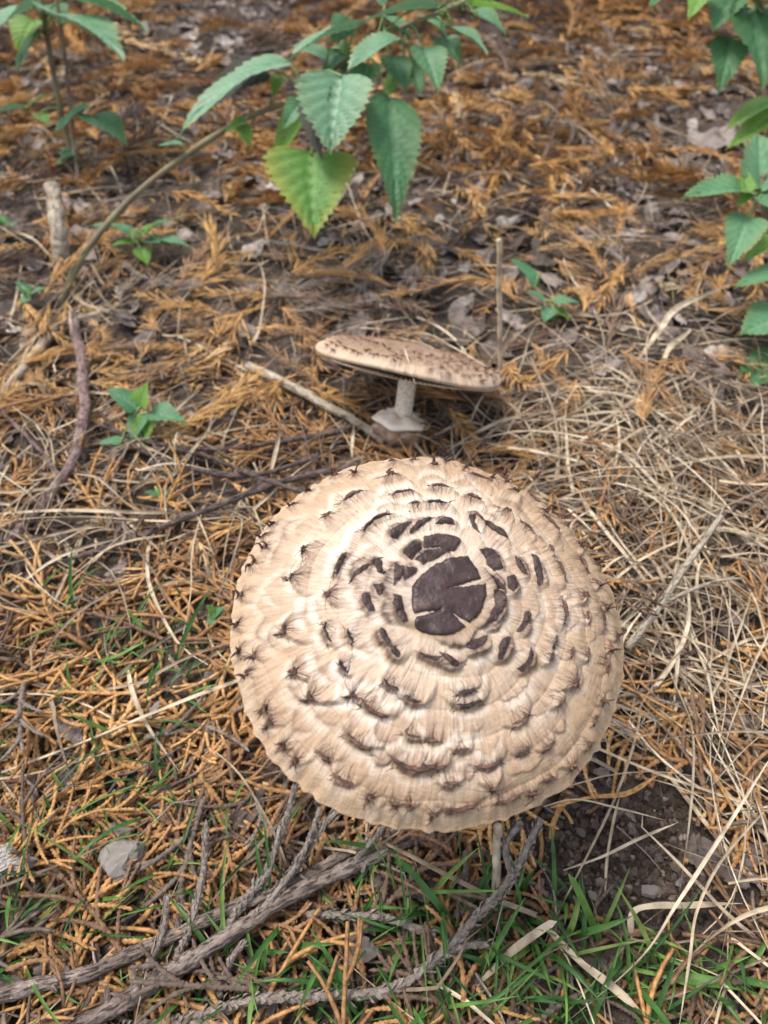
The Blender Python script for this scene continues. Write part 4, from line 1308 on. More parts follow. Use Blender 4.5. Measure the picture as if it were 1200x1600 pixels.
scaly_twig([(395, 1440, .016), (450, 1370, .026), (480, 1320, .03), (500, 1262, .036)], .0027, .0018, 'thin grey scaly conifer twig between the two branches pointing at the cap')
scaly_twig([(215, 1535, .012), (250, 1470, .02), (262, 1400, .024)], .0026, .0017, 'thin grey scaly conifer twig standing up from the upper branch end')
scaly_twig([(540, 1362, .014), (585, 1310, .024), (600, 1290, .03)], .0026, .0018, 'stubby grey scaly conifer twig where the branches meet under the cap')
scaly_twig([(150, 1620, .01), (230, 1600, .013), (330, 1600, .013), (420, 1612, .01)], .0026, .002, 'low grey scaly conifer twig lying under the thick branch')
# left curved twigs
twig('twig', [(112, 492, .012), (128, 560, .018), (132, 640, .02), (118, 712, .016), (70, 785, .012), (8, 852, .008)], .0058, .0042, M['bark_purple'], 'purple-brown curved twig below the foot of the leaning nettle', 'twig', None, .08, .1, 10, 60, 2)
twig('twig', [(88, 515, .012), (48, 560, .016), (8, 612, .016), (-50, 668, .01)], .0050, .0042, M['bark_pale'], 'pale peeled twig running out beside the purple-brown twig', 'twig', None, .08, .1)
twig('wood_stub', [(98, 430, -.004), (94, 380, .03), (88, 330, .05), (82, 290, .065)], .0095, .0085, M['bark_pale'], 'bare upright grey wooden stub behind the leaning nettle', 'stub', None, .08, .08, 12)
twig('twig', [(388, 572, .012), (440, 595, .018), (500, 628, .02), (550, 655, .018), (600, 690, .010)], .0048, .0036, M['bark_pale'], 'brown-grey twig pointing at the ring of the tilted mushroom', 'twig', None, .1, .14, 9)
twig('twig', [(560, 728, .03), (450, 750, .026), (340, 790, .022), (250, 825, .02), (170, 855, .016), (80, 882, .012)], .0036, .0018, M['bark_dark'], 'long dark twig sloping away from behind the large cap', 'twig', 'dark twigs behind the large cap', .1, .2, 7, 60, 8)
twig('twig', [(540, 672, .016), (440, 690, .018), (330, 702, .018), (230, 690, .016), (150, 662, .012)], .0030, .0018, M['bark_dark'], 'thin dark twig with side stubs beside the nettle seedling', 'twig', 'dark twigs behind the large cap', .1, .2, 7, 60, 10)
twig('twig', [(500, 712, .02), (400, 742, .018), (310, 735, .018), (215, 700, .014), (150, 640, .012)], .0026, .0014, M['bark_dark'], 'thin dark twig crossing the other dark twigs', 'twig', 'dark twigs behind the large cap', .1, .2, 7, 60, 8)
twig('twig', [(480, 770, .03), (400, 745, .026), (330, 715, .02), (270, 700, .016)], .0024, .0012, M['bark_dark'], 'short dark twig touching the back of the large cap', 'twig', 'dark twigs behind the large cap', .1, .2, 7, 50, 6)
twig('twig', [(0, 640, .014), (60, 700, .016), (120, 780, .012)], .0022, .0014, M['bark_purple'], 'thin purple-brown twig crossing the curved one', 'twig', None)
# right pale forked twig
tw = empty('forked_twig', gp(985, 1005, 0))
tag(tw, 'pale forked dead stalk beside the large cap on dry grass', 'twig')
tl = np.array(tw.location)
for nm, pts, a_, b_ in (('main_stem', [(980, 1012, .02), (1010, 975, .035), (1040, 932, .042), (1075, 880, .05), (1105, 838, .058), (1128, 806, .066)], .0030, .0018), ('side_branch', [(1032, 945, .041), (1080, 922, .045), (1120, 908, .05), (1162, 903, .052)], .0016, .0009)):
    P = path_from(pts, 40); V, Q_, T_ = tube(P - tl, np.linspace(a_, b_, 40), 8, 1, .1); mb = MB(); mb.add(V, Q_, T_, **tattr(P, 8))
    obj(nm, mb.mesh(nm), M['bark_pale'], tw)
mb = MB()
for _ in range(10):
    a = rng.uniform(0, 6.28); P0 = gp(1012 + rng.uniform(-14, 20), 950 + rng.uniform(-14, 14), .042) - tl
    P = np.array([P0, P0 + np.array([math.cos(a), math.sin(a), .6]) * .006, P0 + np.array([math.cos(a) * 1.6, math.sin(a) * 1.2, .5]) * .008])
    V, Q_, T_ = tube(P, [.0008, .0007, .0003], 5); mb.add(V, Q_, T_)
obj('dry_flower_remains', mb.mesh('dry_flower_remains'), M['scale_brown'], tw)
# upright dry stalk behind the tilted mushroom
twig('dry_stalk', [(786, 640, -.006), (783, 590, .012), (781, 500, .075), (780, 440, .115), (780, 374, .155)], .0025, .0021, M['straw'], 'upright pale dry stalk behind the right end of the tilted cap', 'stalk', None, .06, .08, 8)
twig('dry_stalk', [(700, 225, .0), (695, 190, .035), (694, 172, .055)], .0022, .0018, M['bleached'], 'short upright bleached stalk among orange litter', 'stalk', None)
twig('dry_stalk', [(774, 1420, .002), (775, 1370, .02), (777, 1320, .04), (778, 1290, .05)], .0024, .0024, M['straw'], 'straight pale straw standing under the front of the cap', 'straw', None, .05, .05)
# bleached broken wood at the left edge
mb = MB()
for k in range(9):
    y_ = 1326 + k * 4.2
    P = path_from([(-60, y_ + 16, .006 + .003 * (k % 3)), (5, y_ + 3, .011 + .002 * (k % 2)), (36 + rng.uniform(-26, 26), y_ - 6 + rng.uniform(-4, 4), .010 + .003 * (k % 2))], 18)
    V, Q_, T_ = tube(P, np.interp(np.linspace(0, 1, 18), [0, .75, 1], [.0036, .0032, .0004]), 6, 1, .28); mb.add(V, Q_, T_, **tattr(P, 6))
o_ = gp(0, 1345, 0)
mb.V = [v - o_ for v in mb.V]
wchip = obj('wood_splinter', mb.mesh('wood_splinter', smooth=False), M['bleached']); wchip.location = o_
tag(wchip, 'bleached splintered piece of wood at the litter beside a grey stone', 'wood')

# ------------------------------------------------------------------ stones and dead leaves
def stone_mesh(n=0):
    k = 14; m = 20
    th_, ph = np.meshgrid(np.linspace(0, np.pi, k), np.arange(m) * 2 * np.pi / m, indexing='ij')
    d = np.stack([np.sin(th_) * np.cos(ph), np.sin(th_) * np.sin(ph), np.cos(th_)], -1)
    s_ = np.ones(d.shape[:2])
    for _ in range(16):
        nv = nrm(rng.normal(size=3)); lim = rng.uniform(.5, .9)
        dt = d @ nv
        s_ = np.where(dt > 0, np.minimum(s_, lim / np.maximum(dt, .05)), s_)
    V = (d * s_[..., None]).reshape(-1, 3)
    V += .03 * rng.normal(size=V.shape) * 0.9
    V[:m] = V[:m].mean(0); V[-m:] = V[-m:].mean(0)
    i, j = np.meshgrid(np.arange(k - 1), np.arange(m), indexing='ij')
    Q_ = np.stack([i * m + j, (i + 1) * m + j, (i + 1) * m + (j + 1) % m, i * m + (j + 1) % m], -1).reshape(-1, 4)
    return mk_mesh('stone', V, Q_, smooth=False)


STONES = [stone_mesh() for _ in range(5)]
for s_ in STONES: s_.materials.append(M['stone'])


def stone(px, py, w, hgt, k, label, group=None, rot=None, sx=1.0):
    P = gp(px, py, 0)
    z = float((P - CAM) @ FW)
    r = w / 2 / FPX * z
    o = obj('stone', STONES[k % 5]); o.location = P + np.array([0, 0, hgt * r])
    o.scale = (r * sx, r * .75, r * .7); o.rotation_euler = (random.uniform(-.3, .3), random.uniform(-.3, .3), rot if rot is not None else random.uniform(0, 6))
    tag(o, label, 'stone', group)
    return o


stone(208, 1345, 100, .6, 0, 'pale grey angular stone lying between orange sprigs near the branches', None, .5).color = (.95, .95, .95, 1)
stone(185, 1300, 60, .3, 2, 'dark grey stone tucked behind the pale angular stone', None, .2)
stone(562, 1488, 82, .4, 1, 'brown-grey stone in the grass beside the long scaly twig', None, .3)
stone(800, 1372, 46, .5, 3, 'grey upright pebble under the front of the cap', None, 1.2)
stone(268, 1408, 40, .3, 4, 'small dark stone between grass blades and branch', None)
for (x, y, w) in ((1010, 1395, 36), (905, 1300, 22), (870, 1290, 18), (945, 1355, 20), (985, 1290, 16), (1030, 1340, 20), (890, 1350, 18), (1060, 1380, 22), (925, 1400, 24), (845, 1395, 18)):
    stone(x, y, w, .35, random.randrange(5), 'small brown-grey pebble on the bare soil patch', 'pebbles on the bare soil patch')
for (x, y, w) in ((100, 1105, 34), (45, 1110, 40), (90, 1215, 32), (255, 970, 36), (120, 935, 26), (330, 1060, 40), (28, 1480, 36)):
    stone(x, y, w, .2, random.randrange(5), 'dark lump of soil or stone showing between orange sprigs', 'dark lumps between the orange sprigs')


def deadleaf_mesh(k, nu=21, nv=17):
    u, v = np.meshgrid(np.linspace(-1, 1, nu), np.linspace(-1, 1, nv), indexing='ij')
    a = np.arctan2(v, u); m = np.maximum(np.abs(u), np.abs(v)); 
    rr_ = m * (0.70 + .35 * vnoise(a * 2.6 + k * 9, a * 0 + k, 61) + .12 * vnoise(a * 9 + k * 9, a * 0 + k, 65))
    x = rr_ * np.cos(a) * 1.0; y = rr_ * np.sin(a) * .55
    z = .30 * (vnoise(x * 2.2 + k * 5, y * 2.2 + 3, 62) - .5) + .35 * y * y * (1 if k % 2 else -.6) + .25 * x * x * (.5 if k % 3 else -.5) + .20 * (vnoise(x * 5 + k, y * 5, 63) - .5) + .09 * (vnoise(x * 12 + k, y * 12, 64) - .5) + .10 * np.exp(-(y / .05) ** 2)
    V = np.stack([x, y, z - z.min() * .5], -1).reshape(-1, 3)
    i, j = np.meshgrid(np.arange(nu - 1), np.arange(nv - 1), indexing='ij')
    Q_ = np.stack([i * nv + j, i * nv + j + 1, (i + 1) * nv + j + 1, (i + 1) * nv + j], -1).reshape(-1, 4)
    return V, Q_


DL = [deadleaf_mesh(k) for k in range(8)]
DLO = [deadleaf_mesh(k, 10, 8) for k in range(8)]
DLM = []
for k, (V, Q_) in enumerate(DL):
    me = mk_mesh('dead_leaf', V, Q_); me.materials.append(M['deadleaf']); DLM.append(me)

# ------------------------------------------------------------------ litter: where each kind lies
def visible_ok(px, py, m=0.32):
    return (px > -1200 * m) & (px < 1200 * (1 + m)) & (py > -260) & (py < 1900)


def ell(px, py, cx, cy, rx, ry):
    return np.exp(-(((px - cx) / rx) ** 2 + ((py - cy) / ry) ** 2) ** 2)


def w_soil(px, py): return np.clip(ell(px, py, 965, 1325, 125, 105) + .7 * ell(px, py, 1060, 1400, 70, 60) + .5 * ell(px, py, 255, 960, 70, 35), 0, 1)
def w_thatch(px, py): return np.clip(ell(px, py, 1060, 930, 230, 350) + .9 * ell(px, py, 1190, 1420, 130, 190) + .55 * ell(px, py, 120, 790, 300, 130) + .45 * ell(px, py, 880, 680, 220, 110) + .35 * ell(px, py, 140, 460, 60, 70), 0, 1)
def w_grey(px, py): return np.clip(ell(px, py, 780, 470, 150, 90) + ell(px, py, 1050, 250, 110, 160) + .8 * ell(px, py, 1090, 520, 130, 120) + .7 * ell(px, py, 340, 60, 130, 70) + .5 * ell(px, py, 80, 480, 130, 260) + .6 * ell(px, py, 520, 300, 150, 80), 0, 1)
def w_grass(px, py): return np.clip(ell(px, py, 780, 1560, 260, 170) + .55 * ell(px, py, 480, 1500, 220, 120) + .45 * ell(px, py, 120, 1350, 250, 260) + .25 * ell(px, py, 200, 1030, 190, 130), 0, 1)


def sample(n, ymin, ymax, wfun):
    out = []
    tot = 0
    while tot < n:
        y = rng.uniform(ymin, ymax, 20000)
        x = rng.uniform(-1.7, 1.7, 20000)
        px, py = proj(np.stack([x, y, gz(x, y)], -1))
        keep = visible_ok(px, py) & (rng.random(20000) < wfun(px, py))
        s_ = np.stack([x[keep], y[keep]], -1)
        out.append(s_); tot += len(s_)
        if len(out) > 90: break
    return np.concatenate(out)[:n]


YMAX = 2.9


def rot3(yaw, pitch, roll):
    cy, sy = math.cos(yaw), math.sin(yaw); cp, sp_ = math.cos(pitch), math.sin(pitch); cr, sr = math.cos(roll), math.sin(roll)
    return np.array([[cy, -sy, 0], [sy, cy, 0], [0, 0, 1]]) @ np.array([[cp, 0, sp_], [0, 1, 0], [-sp_, 0, cp]]) @ np.array([[1, 0, 0], [0, cr, -sr], [0, sr, cr]])


# --- cord sprigs (near) --------------------------------------------------
def cord_paths(seed):
    r = np.random.default_rng(seed)
    L = r.uniform(.045, .085)
    t_ = np.linspace(0, 1, 8)
    bend = r.uniform(-.5, .5)
    main = np.stack([L * t_, bend * L * t_ ** 2 * .5, .003 * np.sin(t_ * r.uniform(2, 6) + r.uniform(0, 6))], -1)
    out = [(main, .0017, .0011)]
    nb = r.integers(3, 9)
    sd = r.choice([-1, 1])
    for k in range(nb):
        f = .12 + .75 * (k + r.uniform(0, .6)) / nb
        i = f * 7; i0 = int(i); p0 = main[i0] + (main[min(i0 + 1, 7)] - main[i0]) * (i - i0)
        a = sd * r.uniform(.28, .62) + bend * f; sd = -sd if r.random() < .75 else sd
        l = L * r.uniform(.3, .65) * (1.1 - .5 * f)
        b = np.stack([l * t_ * np.cos(a + .2 * t_ * -sd), l * t_ * np.sin(a + .3 * t_ * -sd), .003 * t_ * r.uniform(-1, 1)], -1) + p0
        out.append((b, .00155, .0009))
        if r.random() < .45 and l > .02:
            p1 = b[4]; a2 = a + r.choice([-1, 1]) * r.uniform(.4, .7); l2_ = l * .45
            out.append((np.stack([l2_ * t_ * math.cos(a2), l2_ * t_ * math.sin(a2), t_ * 0], -1) + p1, .0014, .0009))
    return out


def cord_mesh(seed, hi=True):
    mb = MB()
    for P, ra, rb in cord_paths(seed):
        ln = np.linalg.norm(np.diff(P, axis=0), axis=1).sum()
        if hi:
            n = max(8, int(ln / .0013)); C_ = resample(P, n)
            rad = np.linspace(ra, rb, n) * np.where(np.arange(n) % 2, 1.28, .76); rad[-1] *= .3
            V, Q_, T_ = tube(C_, rad, 5, .65, .14)
        else:
            n = max(3, int(ln / .007)); C_ = resample(P, n)
            V, Q_, T_ = tube(C_, np.linspace(ra, rb, n), 4, .85)
        mb.add(V, Q_, T_)
    return mb


CORD = []
for k in range(16):
    me = cord_mesh(100 + k).mesh('sprig', smooth=True); me.materials.append(M['cedar']); CORD.append(me)
CORDWORD = []
for k in range(16):
    cp = cord_paths(100 + k)
    d0 = cp[0][0]
    CORDWORD.append(('curved' if abs(d0[-1][1]) > .008 else 'straight') + (' much branched' if len(cp) > 7 else ' few-branched'))
CORDLO = []
for k in range(16):
    b = cord_mesh(100 + k, False)
    CORDLO.append((np.concatenate(b.V), np.concatenate(b.Q), np.concatenate(b.T)))


# --- feathery needle sprays (far) ---------------------------------------
def spray_geo(seed, lo=False):
    r = np.random.default_rng(seed)
    L = r.uniform(.055, .115)
    n = 9
    t_ = np.linspace(0, 1, n)
    k = r.uniform(-1.6, 1.6)
    ang = k * t_
    main = np.stack([np.cumsum(np.cos(ang)) * L / n, np.cumsum(np.sin(ang)) * L / n, .006 * np.sin(t_ * 3 + r.uniform(0, 3))], -1)
    mb = MB()
    V, Q_, T_ = tube(main, np.linspace(.0011, .0006, n), 3); mb.add(V, Q_, T_)
    m = r.integers(36, 56)
    for q_ in range(m):
        f = (q_ + .5) / m
        i = f * (n - 1); i0 = min(int(i), n - 2); p0 = main[i0] + (main[i0 + 1] - main[i0]) * (i - i0)
        a = k * f + (1 if q_ % 2 else -1) * r.uniform(.10, .55)
        l = r.uniform(.012, .027) * (1.15 - .5 * f); el = r.uniform(-.2, .4)
        d = np.array([math.cos(a) * math.cos(el), math.sin(a) * math.cos(el), math.sin(el)]); s_ = np.array([-d[1], d[0], 0]) * r.uniform(.0006, .0011)
        V = np.array([p0, p0 + d * l * .5 + s_, p0 + d * l + np.array([0, 0, -l * .12]), p0 + d * l * .5 - s_, p0 + d * l * .5 + np.array([0, 0, .0006])])
        if lo:
            V = V[:4]; V[1, 2] += .0005; V[3, 2] -= .0003
            mb.add(V, None, [(0, 1, 2), (0, 2, 3)])
        else:
            mb.add(V, None, [(0, 4, 1), (1, 4, 2), (2, 4, 3), (3, 4, 0)])
    return mb


SPR = []; SPRLO = []; SPRWORD = []
for k in range(14):
    b = spray_geo(500 + k, True)
    SPRLO.append((np.concatenate(b.V), np.concatenate(b.Q), np.concatenate(b.T)))
    SPRWORD.append('curled' if np.ptp(SPRLO[-1][0][:, 1]) > .045 else 'straight')
    b = spray_geo(500 + k)
    me = b.mesh('spray', smooth=False); me.materials.append(M['spray']); SPR.append(me)


def lay(P, span, off):
    """transform putting a flat thing on the ground at P"""
    x, y = P
    yaw = random.uniform(0, 2 * math.pi)
    e = .012
    sx_ = float((gz(x + e, y) - gz(x - e, y)) / (2 * e)); sy_ = float((gz(x, y + e) - gz(x, y - e)) / (2 * e))
    n = nrm(np.array([-sx_, -sy_, 1.0]))
    xd = np.array([math.cos(yaw), math.sin(yaw), 0]); xd = nrm(xd - n * (xd @ n)); yd = np.cross(n, xd)
    Rm = np.stack([xd, yd, n], 1)
    Rm = Rm @ rot3(0, random.uniform(-.16, .16), random.uniform(-.35, .35))
    z = float(gz(x, y)) + off
    return Rm, np.array([x, y, z])


def tone(x, y, k=.4, g=.2):
    if random.random() < g: return random.uniform(0, .16)
    c_ = (1 - k) * random.random() + k * np.clip((float(vnoise(x * 11 + 40, y * 11 + 40, 77)) - .5) * 1.5 + .5, 0, 1)
    return float(np.clip(c_, 0, 1))


def place(me, name, Rm, T, s_, label, cat, group, g=.2):
    o = bpy.data.objects.new(name, me); COL.objects.link(o)
    c_ = tone(T[0], T[1], .4, g); o.color = (c_, c_, c_, 1)
    Rs = Rm * s_
    o.matrix_world = Matrix(((Rs[0, 0], Rs[0, 1], Rs[0, 2], T[0]), (Rs[1, 0], Rs[1, 1], Rs[1, 2], T[1]), (Rs[2, 0], Rs[2, 1], Rs[2, 2], T[2]), (0, 0, 0, 1)))
    tag(o, label, cat, group)
    return o


MARKS = [(208, 1345, 'the pale angular stone'), (20, 1345, 'the bleached splintered wood'), (330, 1470, 'the two grey branches'), (480, 1390, 'the joining grey branches'), (560, 1488, 'the brown-grey stone'), (700, 1560, 'the green grass tufts'),
         (960, 1330, 'the bare soil patch'), (800, 1400, 'the upright straw under the cap'), (1120, 1420, 'the broad bent dry leaf'), (1050, 950, 'the forked dead stalk'), (1040, 1150, 'the bent broad straw'), (340, 970, 'the tiny clover seedling'),
         (250, 960, 'the dark soil hollow'), (100, 1180, 'the long straight straw'), (330, 1200, 'the rim of the large cap'), (60, 800, 'the foot of the curved purple-brown twig'), (220, 660, 'the nettle seedling'), (330, 790, 'the long dark twig'),
         (640, 670, 'the ring of the tilted mushroom'), (790, 600, 'the foot of the upright dry stalk'), (500, 560, 'the brown-grey twig'), (95, 490, 'the foot of the leaning nettle'), (215, 380, 'the clump of rounded seedlings'), (360, 500, 'the pale crumpled leaf'),
         (490, 400, 'the hanging yellow-green nettle leaf'), (860, 480, 'the small bright-leaved seedling'), (1100, 590, 'the large pale crumpled leaf'), (1050, 480, 'the broad arching dry leaf'), (1190, 640, 'the dark nettle with layered leaves'), (90, 350, 'the bare wooden stub'),
         (130, 290, 'the nettle with two bare stems'), (960, 205, 'the pale upright leaf scrap'), (1110, 240, 'the long greyish dead leaf'), (640, 300, 'the long dark hanging nettle leaf'), (1000, 700, 'the far edge of the dry grass tangle')]


def soil_hit(P, lim=.3):
    a, b = proj(P)
    return float(np.max(w_soil(a, b) * (b > 1150))) > lim and random.random() < .93


def near_mark(px, py):
    d = [((px - a) ** 2 + ((py - b) * 1.2) ** 2, c) for a, b, c in MARKS]
    return min(d)[1]


def wcord(px, py):
    b = np.clip((py - 560) / 300, 0.0, 1)
    return np.clip(b * (0.95 - .66 * w_thatch(px, py) - .35 * ell(px, py, 820, 1560, 330, 160)) * (1 - .97 * w_soil(px, py)) * (1 - .5 * ell(px, py, 300, 760, 300, 120)) + .03, 0, 1)


def wspray(px, py):
    b = np.clip((880 - py) / 300, 0.0, 1)
    patch = 0.30 + 0.70 * np.clip((vnoise(px / 75., py / 45., 71) - .32) * 3.2, 0, 1)
    return np.clip(b * patch * (1 - .72 * w_grey(px, py)) * (1 - .60 * w_thatch(px, py)), 0, 1)


S = sample(1200, -.05, .75, wcord)
px_, py_ = proj(np.stack([S[:, 0], S[:, 1], gz(S[:, 0], S[:, 1])], -1))
inview = (px_ > -40) & (px_ < 1240) & (py_ < 1660)
order = np.argsort(S[:, 1] + np.where(inview, 0, 5))
stuffC = MB()
for rank, i in enumerate(order):
    off = random.uniform(.001, .011)
    Rm, T = lay(S[i], .05, off)
    if soil_hit(np.array([T + Rm[:, 0] * d_ for d_ in (0, .02, .04, .06, .08)])): continue
    sc = random.uniform(.8, 1.2)
    k = random.randrange(16)
    if rank < 280:
        mk = near_mark(px_[i], py_[i])
        place(CORD[k], 'conifer_sprig', Rm, T, sc, CORDWORD[k] + ' orange cord-like conifer sprig near ' + mk, 'sprig', 'orange conifer sprigs near ' + mk)
    else:
        V, Q_, T_ = CORDLO[k]; stuffC.add((V * sc) @ Rm.T + T, Q_, T_, rnd=tone(T[0], T[1]))
# small broken bits of cord
S = sample(4200, -.1, 1.0, lambda a, b: np.clip(wcord(a, b) + .02, 0, 1) * (1 - w_soil(a, b)))
for P in S:
    Rm, T = lay(P, .02, random.uniform(.0, .007))
    l = random.uniform(.008, .028); kx = random.uniform(-.4, .4)
    t_ = np.linspace(-.5, .5, 4)
    Cc = np.stack([l * t_, l * kx * t_ ** 2, t_ * 0], -1)
    V, Q_, T_ = tube(Cc, random.uniform(.0009, .0020), 4); stuffC.add(V @ Rm.T + T, Q_, T_, rnd=random.random() * .9)
o = obj('conifer_litter', stuffC.mesh('conifer_litter'), M['cedar_s'])
tag(o, 'broken orange-brown conifer bits covering the ground round the large mushroom', 'litter', kind='stuff')

S = sample(6000, .35, YMAX, wspray)
px_, py_ = proj(np.stack([S[:, 0], S[:, 1], gz(S[:, 0], S[:, 1])], -1))
inview = (px_ > -20) & (px_ < 1220) & (py_ > -20)
order = np.argsort(S[:, 1] + np.where(inview, 0, 5))
stuffS = MB()
for rank, i in enumerate(order):
    Rm, T = lay(S[i], .05, random.uniform(.002, .016))
    sc = random.uniform(.8, 1.25) * (1 + .30 * max(0., S[i][1] - .6)) * random.choice([.7, 1, 1, 1.25]); k = random.randrange(14)
    if rank < 290:
        mk = near_mark(px_[i], py_[i])
        place(SPR[k], 'needle_spray', Rm, T, sc, SPRWORD[k] + ' feathery orange needle spray lying near ' + mk, 'needle spray', 'orange needle sprays near ' + mk, .15)
    else:
        V, Q_, T_ = SPRLO[k]; stuffS.add((V * sc) @ Rm.T + T, Q_, T_, rnd=tone(T[0], T[1], .35, .22))
# loose needles
S = sample(24000, .2, YMAX, lambda a, b: np.clip(wspray(a, b) + .12, 0, 1))
L9 = rng.uniform(.008, .022, len(S)); A9 = rng.uniform(0, 6.283, len(S)); E9 = rng.uniform(-.25, .25, len(S))
c9 = np.stack([S[:, 0], S[:, 1], gz(S[:, 0], S[:, 1]) + rng.uniform(.001, .012, len(S))], -1)
d9 = np.stack([np.cos(A9) * np.cos(E9), np.sin(A9) * np.cos(E9), np.sin(E9)], -1); s9 = np.stack([-np.sin(A9), np.cos(A9), A9 * 0], -1) * .0009
V9 = np.stack([c9 - d9 * L9[:, None] / 2, c9 + s9, c9 + d9 * L9[:, None] / 2, c9 - s9, c9 + np.array([0, 0, .0006])], 1).reshape(-1, 3)
i9 = np.arange(len(S))[:, None] * 5
T9 = np.concatenate([i9 + np.array(f) for f in ([0, 4, 1], [1, 4, 2], [2, 4, 3], [3, 4, 0])], 0)
stuffS.add(V9, None, T9, rnd=np.repeat(rng.random(len(S)), 5))
o = obj('needle_litter', stuffS.mesh('needle_litter', smooth=False), M['spray_s'])
tag(o, 'carpet of fallen orange needles stretching away behind the mushrooms', 'litter', kind='stuff')

# --- dead leaf and bark flakes ------------------------------------------
def wflake(px, py): return np.clip(.26 + .74 * w_grey(px, py) - .5 * w_soil(px, py), 0.02, 1)


EXPL = [(390, 1268, 70, 1.1, 'pale crumpled leaf scrap under the left edge of the cap'), (610, 1388, 60, .8, 'dark curled dead leaf in front of the cap'), (1130, 1345, 95, .9, 'dark curled dead leaf beside the bare soil patch'),
        (1085, 1330, 50, .9, 'small brown dead leaf at the edge of the bare soil'), (735, 1190 + 235, 40, .8, 'small grey leaf scrap on soil near the upright straw'), (360, 505, 75, 1.1, 'pale grey crumpled leaf on the orange needles'), (1100, 590, 120, 1.2, 'large pale grey crumpled leaf below the dark nettle'),
        (1110, 230, 140, 1.0, 'long greyish dead leaf below the tall nettle'), (960, 205, 70, 1.0, 'pale upright dead leaf scrap among orange needles'), (850, 400, 110, .9, 'grey-brown dead leaf near the upright dry stalk'), (730, 525, 90, .9, 'grey-brown crumpled leaf behind the tilted cap'), (1165, 1340, 60, .8, 'brown dead leaf half under dry grass'), (575, 355, 80, .9, 'grey dead leaf under the hanging nettle leaves')]
for (x, y, w, s_, lb) in EXPL:
    P = gp(x, y, .004); z = float((P - CAM) @ FW)
    Rm, T = lay(P[:2], .03, .006)
    place(DLM[random.randrange(8)], 'dead_leaf', Rm, T, w / 2 / FPX * z, lb, 'leaf', None)
S = sample(2900, .0, YMAX, wflake)
order = np.argsort(S[:, 1])
stuffD = MB()
for rank, i in enumerate(order):
    px, py = proj(np.array([S[i, 0], S[i, 1], 0]))
    Rm, T = lay(S[i], .03, random.uniform(.001, .008))
    Rm = Rm @ rot3(0, random.uniform(-.4, .4), random.uniform(-.4, .4))
    sc = random.uniform(.006, .017) * (1.25 if py < 600 else .8); k = random.randrange(8)
    if rank < 200:
        place(DLM[k], 'leaf_scrap', Rm, T, sc, 'grey-brown curled scrap of dead leaf near ' + near_mark(float(px), float(py)), 'leaf', 'dead leaf scraps near ' + near_mark(float(px), float(py)))
    else:
        V, Q_ = DLO[k]; stuffD.add((V * sc) @ Rm.T + T, Q_, None, rnd=random.random())
o = obj('leaf_mould', stuffD.mesh('leaf_mould'), M['deadleaf_s'])
tag(o, 'grey-brown rotting leaf scraps and bark under the orange needles', 'litter', kind='stuff')

# --- dry grass -----------------------------------------------------------
def straw_path(P, r, L, flatness=1.0, kink=.4):
    n = 11
    a = r.uniform(0, 2 * math.pi)
    pts = np.zeros((n, 2)); pts[0] = P
    ka = r.normal(0, .06) 
    for k in range(1, n):
        a += ka + r.normal(0, .05)
        if r.random() < .05 * kink * 2: a += r.choice([-1, 1]) * r.uniform(.3, 1.0)
        pts[k] = pts[k - 1] + np.array([math.cos(a), math.sin(a)]) * L / n
    t_ = np.linspace(0, 1, n)
    hh = .0015 + r.uniform(.0, .022) * flatness * np.sin(np.pi * t_ ** r.uniform(.7, 1.3)) + r.uniform(0, .010) * flatness
    z = gz(pts[:, 0], pts[:, 1]) + hh
    z = np.convolve(np.pad(z, 2, 'edge'), np.ones(5) / 5, 'valid')
    return np.stack([pts[:, 0], pts[:, 1], z], -1)


def wstraw(px, py): return np.clip(w_thatch(px, py) + .06, 0, 1) * (1 - .9 * w_soil(px, py))


S = sample(2300, -.05, 1.5, wstraw)
px_, py_ = proj(np.stack([S[:, 0], S[:, 1], gz(S[:, 0], S[:, 1])], -1))
inview = (px_ > -20) & (px_ < 1220) & (py_ < 1640) & (py_ > 0)
order = np.argsort(S[:, 1] + np.where(inview, 0, 5))
stuffG = MB()


capc = O_[:2]
for rank, i in enumerate(order):
    L = random.uniform(.05, .20)
    P = straw_path(S[i], rng, L)
    if soil_hit(P): continue
    w = .0007 + .0024 * random.random() ** 2
    n = len(P)
    wd = w * np.interp(np.linspace(0, 1, n), [0, .6, 1], [1, .9, .25])
    tw_ = np.linspace(0, random.uniform(-2, 2), n)
    if rank < 260:
        o_ = P[0].copy()
        V, Q_ = ribbon(P - o_, wd, .5, twist=tw_)
        mb = MB(); mb.add(V, Q_)
        o = obj('dry_grass_stalk', mb.mesh('dry_grass_stalk'), M['straw']); o.location = o_
        mk = near_mark(px_[i], py_[i])
        tag(o, ('long' if L > .13 else 'short') + (' broad' if w > .0022 else ' thin') + ' pale dry grass blade near ' + mk, 'dry grass', 'dry grass near ' + mk)
    else:
        V, Q_ = ribbon(P, wd, .5, twist=tw_); stuffG.add(V, Q_, None, rnd=random.random())
o = obj('dry_grass', stuffG.mesh('dry_grass'), M['straw_s'])
tag(o, 'matted pale dry grass on the ground', 'dry grass', kind='stuff')


